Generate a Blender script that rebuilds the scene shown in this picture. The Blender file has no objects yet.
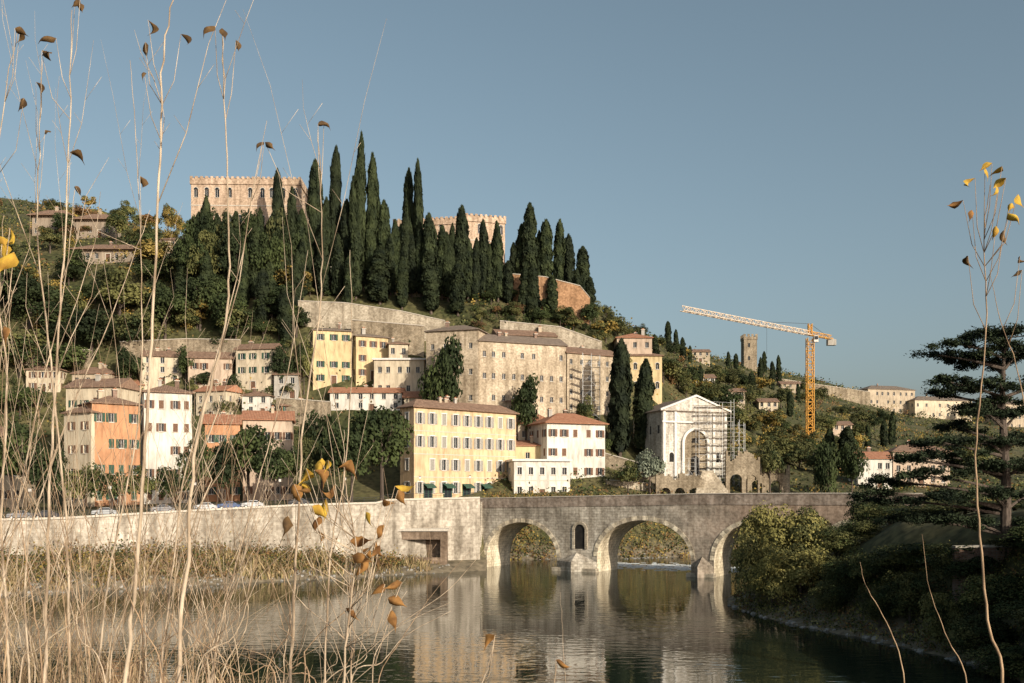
import bpy, math, random
import numpy as np
from mathutils import Vector, Matrix, noise
random.seed(7); rng=np.random.default_rng(7)
F=1000.; HOR=495.; CX=512.; CH=14.6
def WX(px,d): return (px-CX)/F*d
def WZ(row,d): return CH+(HOR-row)/F*d
scene=bpy.context.scene
COL=scene.collection
# ---------------------------------------------------------------- helpers
def new_obj(name,data=None,parent=None,loc=(0,0,0),rz=0,scale=None):
    o=bpy.data.objects.new(name,data); COL.objects.link(o)
    o.location=loc; o.rotation_euler=(0,0,rz)
    if scale is not None: o.scale=scale
    if parent is not None: o.parent=parent
    return o
def tag(o,label,cat=None,group=None,kind=None):
    o["label"]=label
    if cat: o["category"]=cat
    if group: o["group"]=group
    if kind: o["kind"]=kind
    return o
class MB:
    def __init__(s): s.v=[];s.f=[];s.m=[];s.mats=[]
    def mi(s,mat):
        if mat not in s.mats: s.mats.append(mat)
        return s.mats.index(mat)
    def face(s,pts,mat):
        n=len(s.v); s.v.extend([tuple(p) for p in pts]); s.f.append(tuple(range(n,n+len(pts)))); s.m.append(s.mi(mat))
    def box(s,x0,y0,z0,x1,y1,z1,mat):
        n=len(s.v)
        s.v+= [(x0,y0,z0),(x1,y0,z0),(x1,y1,z0),(x0,y1,z0),(x0,y0,z1),(x1,y0,z1),(x1,y1,z1),(x0,y1,z1)]
        k=s.mi(mat)
        for q in ((0,3,2,1),(4,5,6,7),(0,1,5,4),(1,2,6,5),(2,3,7,6),(3,0,4,7)):
            s.f.append(tuple(n+i for i in q)); s.m.append(k)
    def tube(s,pts,rad,mat,n=5):
        k=s.mi(mat); rings=[]
        P=[Vector(p) for p in pts]
        for i,p in enumerate(P):
            t=(P[min(i+1,len(P)-1)]-P[max(i-1,0)])
            if t.length<1e-9: t=Vector((0,0,1))
            t.normalize()
            a=t.cross(Vector((0.13,0.97,0.2))); 
            if a.length<1e-3: a=t.cross(Vector((1,0,0)))
            a.normalize(); b=t.cross(a)
            r=rad[i] if hasattr(rad,'__len__') else rad
            b0=len(s.v)
            for j in range(n):
                th=2*math.pi*j/n
                s.v.append(tuple(p+a*(r*math.cos(th))+b*(r*math.sin(th))))
            rings.append(b0)
        for i in range(len(rings)-1):
            for j in range(n):
                s.f.append((rings[i]+j,rings[i]+(j+1)%n,rings[i+1]+(j+1)%n,rings[i+1]+j)); s.m.append(k)
        s.f.append(tuple(rings[0]+j for j in range(n))[::-1]); s.m.append(k)
        s.f.append(tuple(rings[-1]+j for j in range(n))); s.m.append(k)
    def mesh(s,name,smooth=False):
        me=bpy.data.meshes.new(name); me.from_pydata(s.v,[],s.f)
        for m in s.mats: me.materials.append(m)
        me.polygons.foreach_set("material_index",s.m)
        if smooth: me.polygons.foreach_set("use_smooth",[True]*len(s.f))
        me.update(); return me
    def obj(s,name,parent=None,loc=(0,0,0),rz=0,smooth=False):
        return new_obj(name,s.mesh(name,smooth),parent,loc,rz)
def quadmesh(name,V,mats,midx=None):
    n=len(V)//4
    me=bpy.data.meshes.new(name)
    me.vertices.add(n*4); me.vertices.foreach_set("co",np.asarray(V,dtype=np.float32).ravel())
    me.loops.add(n*4); me.loops.foreach_set("vertex_index",np.arange(n*4,dtype=np.int32))
    me.polygons.add(n); me.polygons.foreach_set("loop_start",np.arange(0,n*4,4,dtype=np.int32))
    me.polygons.foreach_set("loop_total",np.full(n,4,dtype=np.int32))
    for m in mats: me.materials.append(m)
    if midx is not None: me.polygons.foreach_set("material_index",np.asarray(midx,dtype=np.int32))
    me.update(calc_edges=True); return me
def norm(a): return a/np.maximum(np.linalg.norm(a,axis=1,keepdims=True),1e-9)
def leafV(P,N,s,asp=.55):
    n=len(P); N=norm(N); t=norm(np.cross(N,rng.normal(size=(n,3)))); b=np.cross(N,t)
    s=np.asarray(s).reshape(-1,1)*np.ones((n,1))
    V=np.stack([P+t*s*.6,P+b*s*asp*.6,P-t*s*.6,P-b*s*asp*.6],axis=1)
    return V.reshape(-1,3)
# ---------------------------------------------------------------- materials
def rgb(c): return (c[0],c[1],c[2],1)
def newmat(name):
    m=bpy.data.materials.new(name); m.use_nodes=True
    nt=m.node_tree; b=nt.nodes["Principled BSDF"]; b.inputs["Specular IOR Level"].default_value=.25
    return m,nt,b
def N(nt,t,**k):
    n=nt.nodes.new(t)
    for a,v in k.items(): setattr(n,a,v)
    return n
def ramp(nt,stops):
    r=N(nt,'ShaderNodeValToRGB'); e=r.color_ramp.elements
    while len(e)<len(stops): e.new(.5)
    for i,(p,c) in enumerate(stops): e[i].position=p; e[i].color=rgb(c)
    return r
def mul(nt,a,b,fac=1.,mode='MULTIPLY'):
    m=N(nt,'ShaderNodeMix',data_type='RGBA',blend_type=mode); m.inputs[0].default_value=fac
    nt.links.new(a,m.inputs[6]); nt.links.new(b,m.inputs[7]); return m.outputs[2]
def mat_noise(name,c1,c2,scale=1.,rough=.85,detail=5,lo=.35,hi=.65,bump=0,rand=0,fine=None,stretch=None,metal=0):
    m,nt,b=newmat(name); tc=N(nt,'ShaderNodeTexCoord'); vec=tc.outputs['Object']
    if stretch:
        mp=N(nt,'ShaderNodeMapping'); mp.inputs['Scale'].default_value=stretch; nt.links.new(vec,mp.inputs[0]); vec=mp.outputs[0]
    n=N(nt,'ShaderNodeTexNoise'); n.inputs['Scale'].default_value=scale; n.inputs['Detail'].default_value=detail; nt.links.new(vec,n.inputs[0])
    r=ramp(nt,[(lo,c1),(hi,c2)]); nt.links.new(n.outputs[0],r.inputs[0]); out=r.outputs[0]
    if fine:
        n2=N(nt,'ShaderNodeTexNoise'); n2.inputs['Scale'].default_value=fine; n2.inputs['Detail'].default_value=3; nt.links.new(vec,n2.inputs[0])
        r2=ramp(nt,[(.3,(.6,.6,.6)),(.7,(1.25,1.25,1.25))]); nt.links.new(n2.outputs[0],r2.inputs[0]); out=mul(nt,out,r2.outputs[0])
    if rand:
        oi=N(nt,'ShaderNodeObjectInfo'); r3=ramp(nt,[(0,(1-rand,1-rand,1-rand)),(1,(1+rand,1+rand*.8,1+rand*.4))]); nt.links.new(oi.outputs['Random'],r3.inputs[0]); out=mul(nt,out,r3.outputs[0])
    nt.links.new(out,b.inputs['Base Color']); b.inputs['Roughness'].default_value=rough; b.inputs['Metallic'].default_value=metal
    if bump:
        bp=N(nt,'ShaderNodeBump'); bp.inputs['Strength'].default_value=bump; nt.links.new(n.outputs[0],bp.inputs['Height']); nt.links.new(bp.outputs[0],b.inputs['Normal'])
    return m
_pc={}
def plaster(c,dirt=.42):
    k=(c,dirt)
    if k in _pc: return _pc[k]
    m,nt,b=newmat('plaster'); tc=N(nt,'ShaderNodeTexCoord')
    mp=N(nt,'ShaderNodeMapping'); mp.inputs['Scale'].default_value=(1,1,.22); nt.links.new(tc.outputs['Object'],mp.inputs[0])
    n=N(nt,'ShaderNodeTexNoise'); n.inputs['Scale'].default_value=.9; n.inputs['Detail'].default_value=6; n.inputs['Roughness'].default_value=.65; nt.links.new(mp.outputs[0],n.inputs[0])
    r=ramp(nt,[(.3,(1-dirt,1-dirt*1.05,1-dirt*1.1)),(.55,(1,1,1)),(.8,(1.1,1.08,1.05))]); nt.links.new(n.outputs[0],r.inputs[0])
    n2=N(nt,'ShaderNodeTexNoise'); n2.inputs['Scale'].default_value=.16; n2.inputs['Detail'].default_value=3; nt.links.new(tc.outputs['Object'],n2.inputs[0])
    r2=ramp(nt,[(.35,tuple(x*.8 for x in c)),(.65,c)]); nt.links.new(n2.outputs[0],r2.inputs[0])
    nt.links.new(mul(nt,r2.outputs[0],r.outputs[0]),b.inputs['Base Color']); b.inputs['Roughness'].default_value=.9
    _pc[k]=m; return m
def masonry(name,c1,c2,mortar,bw=.9,bh=.45,big=(.7,1.15),bscale=.12,msize=.03,bump=.4,second=None,strk=.66):
    m,nt,b=newmat(name); tc=N(nt,'ShaderNodeTexCoord'); sp=N(nt,'ShaderNodeSeparateXYZ'); nt.links.new(tc.outputs['Object'],sp.inputs[0])
    ad=N(nt,'ShaderNodeMath',operation='ADD'); nt.links.new(sp.outputs[0],ad.inputs[0]); nt.links.new(sp.outputs[1],ad.inputs[1])
    cb=N(nt,'ShaderNodeCombineXYZ'); nt.links.new(ad.outputs[0],cb.inputs[0]); nt.links.new(sp.outputs[2],cb.inputs[1])
    br=N(nt,'ShaderNodeTexBrick'); br.inputs['Scale'].default_value=1; br.inputs['Brick Width'].default_value=bw; br.inputs['Row Height'].default_value=bh
    br.inputs['Mortar Size'].default_value=msize; br.inputs['Color1'].default_value=rgb(c1); br.inputs['Color2'].default_value=rgb(c2); br.inputs['Mortar'].default_value=rgb(mortar)
    nt.links.new(cb.outputs[0],br.inputs[0])
    n=N(nt,'ShaderNodeTexNoise'); n.inputs['Scale'].default_value=bscale; n.inputs['Detail'].default_value=9; n.inputs['Roughness'].default_value=.68; nt.links.new(tc.outputs['Object'],n.inputs[0])
    r=ramp(nt,[(.35,(big[0],big[0]*.97,big[0]*.92)),(.62,(big[1],big[1],big[1]))]); nt.links.new(n.outputs[0],r.inputs[0])
    n3=N(nt,'ShaderNodeTexNoise'); n3.inputs['Scale'].default_value=1.7; n3.inputs['Detail'].default_value=4; nt.links.new(tc.outputs['Object'],n3.inputs[0])
    r3=ramp(nt,[(.35,(.72,.70,.68)),(.6,(1.12,1.12,1.12))]); nt.links.new(n3.outputs[0],r3.inputs[0])
    mp=N(nt,'ShaderNodeMapping'); mp.inputs['Scale'].default_value=(.7,.7,.08); nt.links.new(tc.outputs['Object'],mp.inputs[0])
    n4=N(nt,'ShaderNodeTexNoise'); n4.inputs['Scale'].default_value=1.; n4.inputs['Detail'].default_value=5; nt.links.new(mp.outputs[0],n4.inputs[0])
    r4=ramp(nt,[(.36,(strk,strk*.97,strk*.93)),(.55,(1,1,1))]); nt.links.new(n4.outputs[0],r4.inputs[0])
    base=br.outputs[0]
    if second:
        mr=N(nt,'ShaderNodeMapRange'); mr.inputs[1].default_value=second[0]; mr.inputs[2].default_value=second[1]; nz=N(nt,'ShaderNodeMath',operation='MULTIPLY_ADD'); nz.inputs[1].default_value=26; nt.links.new(n.outputs[0],nz.inputs[0]); nt.links.new(sp.outputs[0],nz.inputs[2]); nt.links.new(nz.outputs[0],mr.inputs[0])
        mx=N(nt,'ShaderNodeMix',data_type='RGBA'); nt.links.new(mr.outputs[0],mx.inputs[0]); nt.links.new(base,mx.inputs[6]); mx.inputs[7].default_value=rgb(second[2]); base=mx.outputs[2]
    o=mul(nt,base,r.outputs[0]); o=mul(nt,o,r3.outputs[0]); o=mul(nt,o,r4.outputs[0])
    nt.links.new(o,b.inputs['Base Color']); b.inputs['Roughness'].default_value=.92
    bp=N(nt,'ShaderNodeBump'); bp.inputs['Strength'].default_value=bump; bp.inputs['Distance'].default_value=.15; nt.links.new(n3.outputs[0],bp.inputs['Height']); nt.links.new(bp.outputs[0],b.inputs['Normal'])
    return m
def rooftile(name,c1,c2,c3):
    m,nt,b=newmat(name); tc=N(nt,'ShaderNodeTexCoord')
    n=N(nt,'ShaderNodeTexNoise'); n.inputs['Scale'].default_value=1.3; n.inputs['Detail'].default_value=8; n.inputs['Roughness'].default_value=.75; nt.links.new(tc.outputs['Object'],n.inputs[0])
    r=ramp(nt,[(.3,c1),(.5,c2),(.7,c3)]); nt.links.new(n.outputs[0],r.inputs[0])
    w=N(nt,'ShaderNodeTexWave',bands_direction='X'); w.inputs['Scale'].default_value=.9; w.inputs['Distortion'].default_value=.6; nt.links.new(tc.outputs['Object'],w.inputs[0])
    rw=ramp(nt,[(0,(.7,.7,.7)),(1,(1.15,1.15,1.15))]); nt.links.new(w.outputs[0],rw.inputs[0])
    nt.links.new(mul(nt,r.outputs[0],rw.outputs[0]),b.inputs['Base Color']); b.inputs['Roughness'].default_value=.9
    bp=N(nt,'ShaderNodeBump'); bp.inputs['Strength'].default_value=.5; bp.inputs['Distance'].default_value=.1; nt.links.new(w.outputs[0],bp.inputs['Height']); nt.links.new(bp.outputs[0],b.inputs['Normal'])
    return m
ROOF_D=rooftile('old_roof_tiles',(.13,.08,.055),(.23,.145,.10),(.34,.23,.16))
ROOF_R=rooftile('red_roof_tiles',(.26,.11,.06),(.36,.17,.10),(.44,.25,.16))
ROOF_G=rooftile('grey_brown_roof_tiles',(.13,.10,.08),(.20,.155,.12),(.28,.225,.18))
STONE=masonry('pale_bridge_stone',(.60,.545,.45),(.46,.41,.34),(.31,.275,.23),1.1,.5,(.42,1.15),.14,second=(52,70,(.40,.30,.225)))
BRICK=masonry('weathered_brick',(.24,.13,.09),(.30,.19,.14),(.25,.21,.18),.5,.16,(.6,1.1),.2)
BRICKO=masonry('orange_brick',(.50,.28,.15),(.42,.23,.12),(.36,.26,.17),.8,.3,(.6,1.1),.2)
RUBBLE=masonry('tan_rubble_stone',(.42,.345,.245),(.31,.255,.18),(.22,.185,.14),.7,.35,(.55,1.12),.15)
RUBBLEL=masonry('light_rubble_stone',(.56,.49,.38),(.46,.40,.31),(.32,.28,.22),.9,.4,(.66,1.1),.15)
QUAY=masonry('quay_stone',(.64,.575,.48),(.53,.47,.39),(.40,.35,.29),1.6,.7,(.48,1.1),.07,.02,strk=.55)
CREAMS=masonry('sunlit_cream_stone',(.78,.69,.52),(.70,.61,.46),(.5,.43,.33),.9,.5,(.8,1.1),.2)  # cream brightened to carry the sunlight on the arch undersides
CHURCH=masonry('church_stone',(.68,.64,.57),(.58,.545,.49),(.46,.43,.38),1.0,.45,(.62,1.08),.14,.02)
CASTLE=masonry('castle_masonry',(.60,.455,.335),(.55,.41,.305),(.52,.39,.30),1.6,.55,(.8,1.06),.08,.02)
TRIM=mat_noise('stone_trim',(.46,.41,.34),(.58,.52,.44),3)
TRIMW=mat_noise('white_trim',(.6,.57,.52),(.72,.69,.64),3)
GLASS=newmat('window_glass'); GLASS[2].inputs['Base Color'].default_value=(.02,.025,.03,1); GLASS[2].inputs['Roughness'].default_value=.12; GLASS=GLASS[0]
DARK=mat_noise('opening_shade_paint',(.012,.011,.010),(.03,.026,.022),1)  # near-black paint standing in for the shade inside openings
SH_G=mat_noise('green_shutter',(.03,.07,.05),(.05,.10,.07),4)
SH_B=mat_noise('brown_shutter',(.13,.07,.045),(.2,.115,.075),4)
SH_Y=mat_noise('grey_shutter',(.26,.24,.21),(.34,.32,.28),4)
IRON=mat_noise('dark_iron',(.04,.04,.042),(.07,.068,.065),6,rough=.5)
CY=mat_noise('cypress_foliage',(.009,.016,.007),(.047,.062,.025),.55,rand=.35,lo=.35,hi=.72)
CYCORE=mat_noise('cypress_dark_core',(.006,.010,.006),(.014,.02,.011),1)  # solid dark core added inside each crown to block light
GD=mat_noise('dark_green_foliage',(.014,.024,.009),(.058,.078,.026),.45,rand=.35)
GO=mat_noise('olive_foliage',(.045,.052,.018),(.15,.15,.055),.45,rand=.3)
GY=mat_noise('autumn_yellow_foliage',(.14,.10,.025),(.34,.25,.07),.4,rand=.3)
GB=mat_noise('autumn_brown_foliage',(.10,.06,.03),(.24,.14,.06),.4,rand=.3)
GW=mat_noise('willow_foliage',(.14,.13,.038),(.40,.35,.12),.5,rand=.15)
GS=mat_noise('silvery_olive_foliage',(.10,.12,.09),(.22,.25,.19),.6,rand=.2)
BARK=mat_noise('tree_bark',(.06,.045,.035),(.13,.10,.08),2,stretch=(4,4,1))
SUNLIT_BARK=mat_noise('sunlit_sapling_bark',(.24,.17,.11),(.60,.48,.35),10,stretch=(3,3,.6))  # pale tan holds the sunlight on the stems in its colour
REDB=mat_noise('reddish_bark',(.20,.13,.08),(.46,.32,.20),14,stretch=(3,3,.6))
# ---------------------------------------------------------------- terrain
CPX=[-400,0,100,200,300,400,500,600,660,720,800,900,1024,1500]
DS=[250,262,280,300,320,350,400,500,700,1000,1600,3500]
ROWS=[[482,455,385,305,272,240,212,195,225,260,360,450],
[482,455,385,305,270,236,214,199,230,270,370,452],
[482,455,385,305,264,236,220,210,240,290,380,455],
[482,452,378,296,256,246,244,256,285,320,390,455],
[482,450,372,296,266,262,270,285,315,345,400,456],
[483,450,375,302,276,270,280,300,330,355,405,458],
[484,452,388,308,282,279,292,312,340,360,408,460],
[487,465,412,348,312,310,322,332,350,366,412,462],
[489,482,450,405,372,350,344,340,352,368,415,463],
[491,487,470,448,425,400,380,364,360,372,418,465],
[493,491,482,470,458,442,420,395,376,381,420,466],
[494,493,488,480,472,462,448,428,404,396,424,468],
[494,494,490,485,480,470,460,440,420,408,430,470],
[494,494,492,488,482,474,465,450,430,420,440,472]]
ZT=np.array([[CH+(HOR-r)*d/F for r,d in zip(R,DS)] for R in ROWS])
def wl(px): # quay wall distance
    a=1/165.; b=1/200.; return 1/max(a+(b-a)*(px-60)/420.,.003)
def shl(px):
    a=1/150.; b=1/193.; return 1/max(a+(b-a)*(px-60)/420.,.003)
def qz(px): return float(np.interp(px,[-400,60,300,480],[9.6,10.5,12.5,13.3]))
def hillcol(px):
    return np.array([np.interp(px,CPX,ZT[:,k]) for k in range(len(DS))])
def shb(px): return float(np.interp(px,[486,600,700,900],[226,230,238,246]))
def ground_col(px,d):
    d=np.asarray(d,dtype=float)
    near=np.interp(d,[-100,7,48,60],[13,13,-3,-3])
    hc=hillcol(px)
    if px<=486:
        w=wl(px); s=shl(px); q=qz(px); ft=float(np.interp(px,[250,380],[5.6,2.2]))
        far=np.interp(d,[s-8,s,s+3,w+1.9,w+3.2,238]+DS,[-3,.1,min(1.6,ft*.5),ft,q,13.6]+list(hc))
    else:
        s2=shb(px)
        far=np.interp(d,[s2-8,s2,s2+13]+DS[1:],[-3,.1,13.3]+list(hc[1:]))
    z=np.maximum(near,far)
    if px>722:
        d0=np.interp(px,[722,740,760,800,900,1000,1100,1250],[134,127,120,111,96,82,62,40])
        d1=np.interp(px,[722,740,760,800,860,900],[138,146,152,160,172,420])
        cap=np.interp(px,[722,740,760,800,860,900,1024],[-1,1.6,3.0,4.4,8,11,12.6])
        t=np.clip(np.minimum((d-d0)/24.,(d1-d)/18.),-.3,1); s=np.where(t<0,t*8,t*t*(3-2*t)*cap+.35*np.minimum(1,t*8))
        z=np.maximum(z,s)
    return z
def ground(px,d): return float(ground_col(px,[d])[0])
def gxy(x,y): return ground(CX+1000*x/max(y,12.),y)
def dfor(px,row,d0=246,d1=600):
    d=np.arange(d0,d1,.5); z=ground_col(px,d); r=HOR-(z-CH)/d*F
    k=np.where(r<=row)[0]
    return float(d[k[0]]) if len(k) else float(d[np.argmin(r)])
pxs=np.concatenate([np.arange(-1400,-60,60),np.arange(-60,470,6),np.arange(470,500,2),np.arange(500,1090,6),np.arange(1090,2600,60)])
dsl=np.concatenate([[-80,-30,-10,0,3,6,7],np.arange(9,60,3),np.arange(60,80,4),np.arange(80,270,1.3),np.arange(270,360,3),np.arange(360,520,8),np.geomspace(520,3500,40)])
V=[];
for px in pxs:
    z=ground_col(px,dsl)
    for d,zz in zip(dsl,z):
        x=(px-CX)/F*max(d,12.)
        if d>262: zz+=noise.noise(Vector((x*.03,d*.03,0)))*2.0*min(1,(d-262)/30)+noise.noise(Vector((x*.15,d*.15,3)))*.6
        elif d<130 or px>730: zz+=noise.noise(Vector((x*.3,d*.3,0)))*.25*(1 if zz>-2 else 0)
        V.append((x,d,zz))
nd=len(dsl); Fc=[(i*nd+j,(i+1)*nd+j,(i+1)*nd+j+1,i*nd+j+1) for i in range(len(pxs)-1) for j in range(nd-1)]
me=bpy.data.meshes.new('ground'); me.from_pydata(V,[],Fc); me.polygons.foreach_set("use_smooth",[True]*len(Fc))
m,nt,b=newmat('hillside_soil_and_grass'); tc=N(nt,'ShaderNodeTexCoord')
n1=N(nt,'ShaderNodeTexNoise'); n1.inputs['Scale'].default_value=.05; n1.inputs['Detail'].default_value=10; n1.inputs['Roughness'].default_value=.7; nt.links.new(tc.outputs['Object'],n1.inputs[0])
r1=ramp(nt,[(.3,(.03,.038,.014)),(.45,(.06,.062,.024)),(.58,(.115,.10,.045)),(.72,(.08,.085,.03))]); nt.links.new(n1.outputs[0],r1.inputs[0])
n2=N(nt,'ShaderNodeTexNoise'); n2.inputs['Scale'].default_value=.8; n2.inputs['Detail'].default_value=6; nt.links.new(tc.outputs['Object'],n2.inputs[0])
r2=ramp(nt,[(.3,(.5,.5,.5)),(.7,(1.3,1.3,1.3))]); nt.links.new(n2.outputs[0],r2.inputs[0])
sp=N(nt,'ShaderNodeSeparateXYZ'); nt.links.new(tc.outputs['Object'],sp.inputs[0]); mr=N(nt,'ShaderNodeMapRange'); mr.inputs[1].default_value=4.5; mr.inputs[2].default_value=1.0; nt.links.new(sp.outputs[2],mr.inputs[0])
mx=N(nt,'ShaderNodeMix',data_type='RGBA'); nt.links.new(mr.outputs[0],mx.inputs[0]); nt.links.new(r1.outputs[0],mx.inputs[6]); mx.inputs[7].default_value=(.19,.155,.105,1)
nt.links.new(mul(nt,mx.outputs[2],r2.outputs[0]),b.inputs['Base Color']); b.inputs['Roughness'].default_value=.95
me.materials.append(m); g=new_obj('ground',me); tag(g,'grassy hillside and river banks rising behind the town',kind='structure')
# water
m,nt,b=newmat('river_water'); tc=N(nt,'ShaderNodeTexCoord'); mp=N(nt,'ShaderNodeMapping'); mp.inputs['Scale'].default_value=(.4,.9,1); nt.links.new(tc.outputs['Object'],mp.inputs[0])
na=N(nt,'ShaderNodeTexNoise'); na.inputs['Scale'].default_value=1.1; na.inputs['Detail'].default_value=2; na.inputs['Roughness'].default_value=.5; nt.links.new(mp.outputs[0],na.inputs[0])
nb=N(nt,'ShaderNodeTexNoise'); nb.inputs['Scale'].default_value=.05; nb.inputs['Detail'].default_value=4; nt.links.new(tc.outputs['Object'],nb.inputs[0])
rb=ramp(nt,[(.38,(.25,.25,.25)),(.62,(1,1,1))]); nt.links.new(nb.outputs[0],rb.inputs[0])
bp=N(nt,'ShaderNodeBump'); bp.inputs['Distance'].default_value=.05; nt.links.new(rb.outputs[0],bp.inputs['Strength']); nt.links.new(na.outputs[0],bp.inputs['Height']); nt.links.new(bp.outputs[0],b.inputs['Normal'])
b.inputs['Base Color'].default_value=(.016,.023,.015,1); b.inputs['Roughness'].default_value=.01; b.inputs['Specular IOR Level'].default_value=.5; b.inputs['IOR'].default_value=1.33
w=MB(); w.face([(-700,25,0),(700,25,0),(700,262,0),(-700,262,0)],m); o=w.obj('river'); tag(o,'calm grey-green river with rippled reflections',kind='structure')
m,nt,b=newmat('white_water_foam'); b.inputs['Base Color'].default_value=(.6,.62,.61,1); b.inputs['Roughness'].default_value=.5
rr=random.Random(5); mb=MB()
for i in range(420):
    t=rr.random(); x=18+t*32+rr.gauss(0,2.5); y=209-t*15+rr.gauss(0,4.5); l=rr.uniform(.2,1.0); w_=rr.uniform(.08,.25); zz=rr.uniform(.02,.12)
    mb.face([(x-l,y,.005),(x+l,y-.3,.005),(x+l*.7,y+w_,zz),(x-l*.7,y+w_+.2,zz)],m)
tag(mb.obj('river_rapids'),'small white rapids below the bridge arches',kind='stuff')
ASPH=mat_noise('asphalt',(.045,.045,.045),(.07,.068,.065),.6); PAVE=mat_noise('pavement_stone',(.25,.23,.2),(.34,.31,.28),1.5)
rd=MB(); pv=MB()
pp=list(range(-140,481,20))
for a,c in zip(pp[:-1],pp[1:]):
    def P(px,off,dz): 
        d=wl(px)+off; return (WX(px,d),d,qz(px)+dz)
    rd.face([P(a,7,.03),P(c,7,.03),P(c,14,.03),P(a,14,.03)],ASPH)
    pv.face([P(a,3.6,.14),P(c,3.6,.14),P(c,7,.14),P(a,7,.14)],PAVE); pv.face([P(a,7,.14),P(c,7,.14),P(c,7,-.1),P(a,7,-.1)],PAVE)
tag(rd.obj('road'),'asphalt riverside road on the quay',kind='structure'); tag(pv.obj('pavement'),'stone pavement with kerb beside the quay road',kind='structure')
# ---------------------------------------------------------------- facades and windows
def facade(mb,O,U,Nn,L,z0,z1,ops,mat,dep=.28):
    us=sorted(set([0,L]+[v for o in ops for v in (o[0],o[2])])); vs=sorted(set([z0,z1]+[v for o in ops for v in (o[1],o[3])]))
    P=lambda u,v,k=0:(O[0]+U[0]*u-Nn[0]*k,O[1]+U[1]*u-Nn[1]*k,v)
    for i in range(len(us)-1):
        for j in range(len(vs)-1):
            cu=(us[i]+us[i+1])/2; cv=(vs[j]+vs[j+1])/2
            if any(o[0]<cu<o[2] and o[1]<cv<o[3] for o in ops): continue
            mb.face([P(us[i],vs[j]),P(us[i+1],vs[j]),P(us[i+1],vs[j+1]),P(us[i],vs[j+1])],mat)
    for a,c,d_,e in ops:
        for (p,q) in (((a,c),(d_,c)),((d_,c),(d_,e)),((d_,e),(a,e)),((a,e),(a,c))):
            mb.face([P(*p),P(*q),P(*q,dep),P(*p,dep)],mat)
_wc={}
def winmesh(w,h,style,shut,surround):
    k=(round(w,2),round(h,2),style,shut.name if shut else None,surround.name if surround else None)
    if k in _wc: return _wc[k]
    mb=MB(); mb.face([(-w/2,.26,0),(w/2,.26,0),(w/2,.26,h),(-w/2,.26,h)],GLASS)
    if style!='hole':
        t=.07
        mb.box(-w/2,.2,0,-w/2+t,.255,h,TRIMW); mb.box(w/2-t,.2,0,w/2,.255,h,TRIMW); mb.box(-w/2+t,.2,h-t,w/2-t,.255,h,TRIMW); mb.box(-w/2+t,.2,0,w/2-t,.255,t,TRIMW)
        mb.box(-.035,.2,t,.035,.255,h-t,TRIMW)
        mb.box(-w/2-.12,-.14,-.14,w/2+.12,.05,-.002,TRIM)
    if surround:
        s=.16
        mb.box(-w/2-s,-.05,0,-w/2-.001,.02,h,surround); mb.box(w/2+.001,-.05,0,w/2+s,.02,h,surround); mb.box(-w/2-s-.06,-.09,h+.001,w/2+s+.06,.02,h+.25,surround)
    if style=='arch':
        n=8; r=w/2; pts=[(r*math.cos(math.pi*i/n),-.03,h+.03+r*math.sin(math.pi*i/n)) for i in range(n+1)]
        mb.face(pts,GLASS)
        ro=r+.22
        for i in range(n):
            a=math.pi*i/n;c=math.pi*(i+1)/n
            q=[(r*math.cos(a),-.08,h+r*math.sin(a)),(ro*math.cos(a),-.08,h+ro*math.sin(a)),(ro*math.cos(c),-.08,h+ro*math.sin(c)),(r*math.cos(c),-.08,h+r*math.sin(c))]
            mb.face(q,surround or TRIM); mb.face([q[1],(q[1][0],0,q[1][2]),(q[2][0],0,q[2][2]),q[2]],surround or TRIM)
    if shut:
        if style=='closed':
            mb.box(-w/2+.01,.05,.01,-.01,.1,h-.01,shut); mb.box(.01,.05,.01,w/2-.01,.1,h-.01,shut)
        else:
            off=.0 if not surround else .17
            mb.box(-w-off,-.11,.02,-w/2-.01-off,-.055,h-.02,shut); mb.box(w/2+.01+off,-.11,.02,w+off,-.055,h-.02,shut)
    me=mb.mesh('window'); _wc[k]=me; return me
_dc={}
def doormesh(w,h,mat,arch=False):
    k=(w,h,mat.name,arch)
    if k in _dc: return _dc[k]
    mb=MB(); mb.box(-w/2,.15,0,w/2,.22,h,mat); mb.box(-.03,.13,.1,.03,.149,h-.1,DARK)
    s=.2; mb.box(-w/2-s,-.07,0,-w/2-.001,.02,h,TRIM); mb.box(w/2+.001,-.07,0,w/2+s,.02,h,TRIM); mb.box(-w/2-s,-.07,h+.001,w/2+s,.02,h+s,TRIM)
    me=mb.mesh('door'); _dc[k]=me; return me
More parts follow.
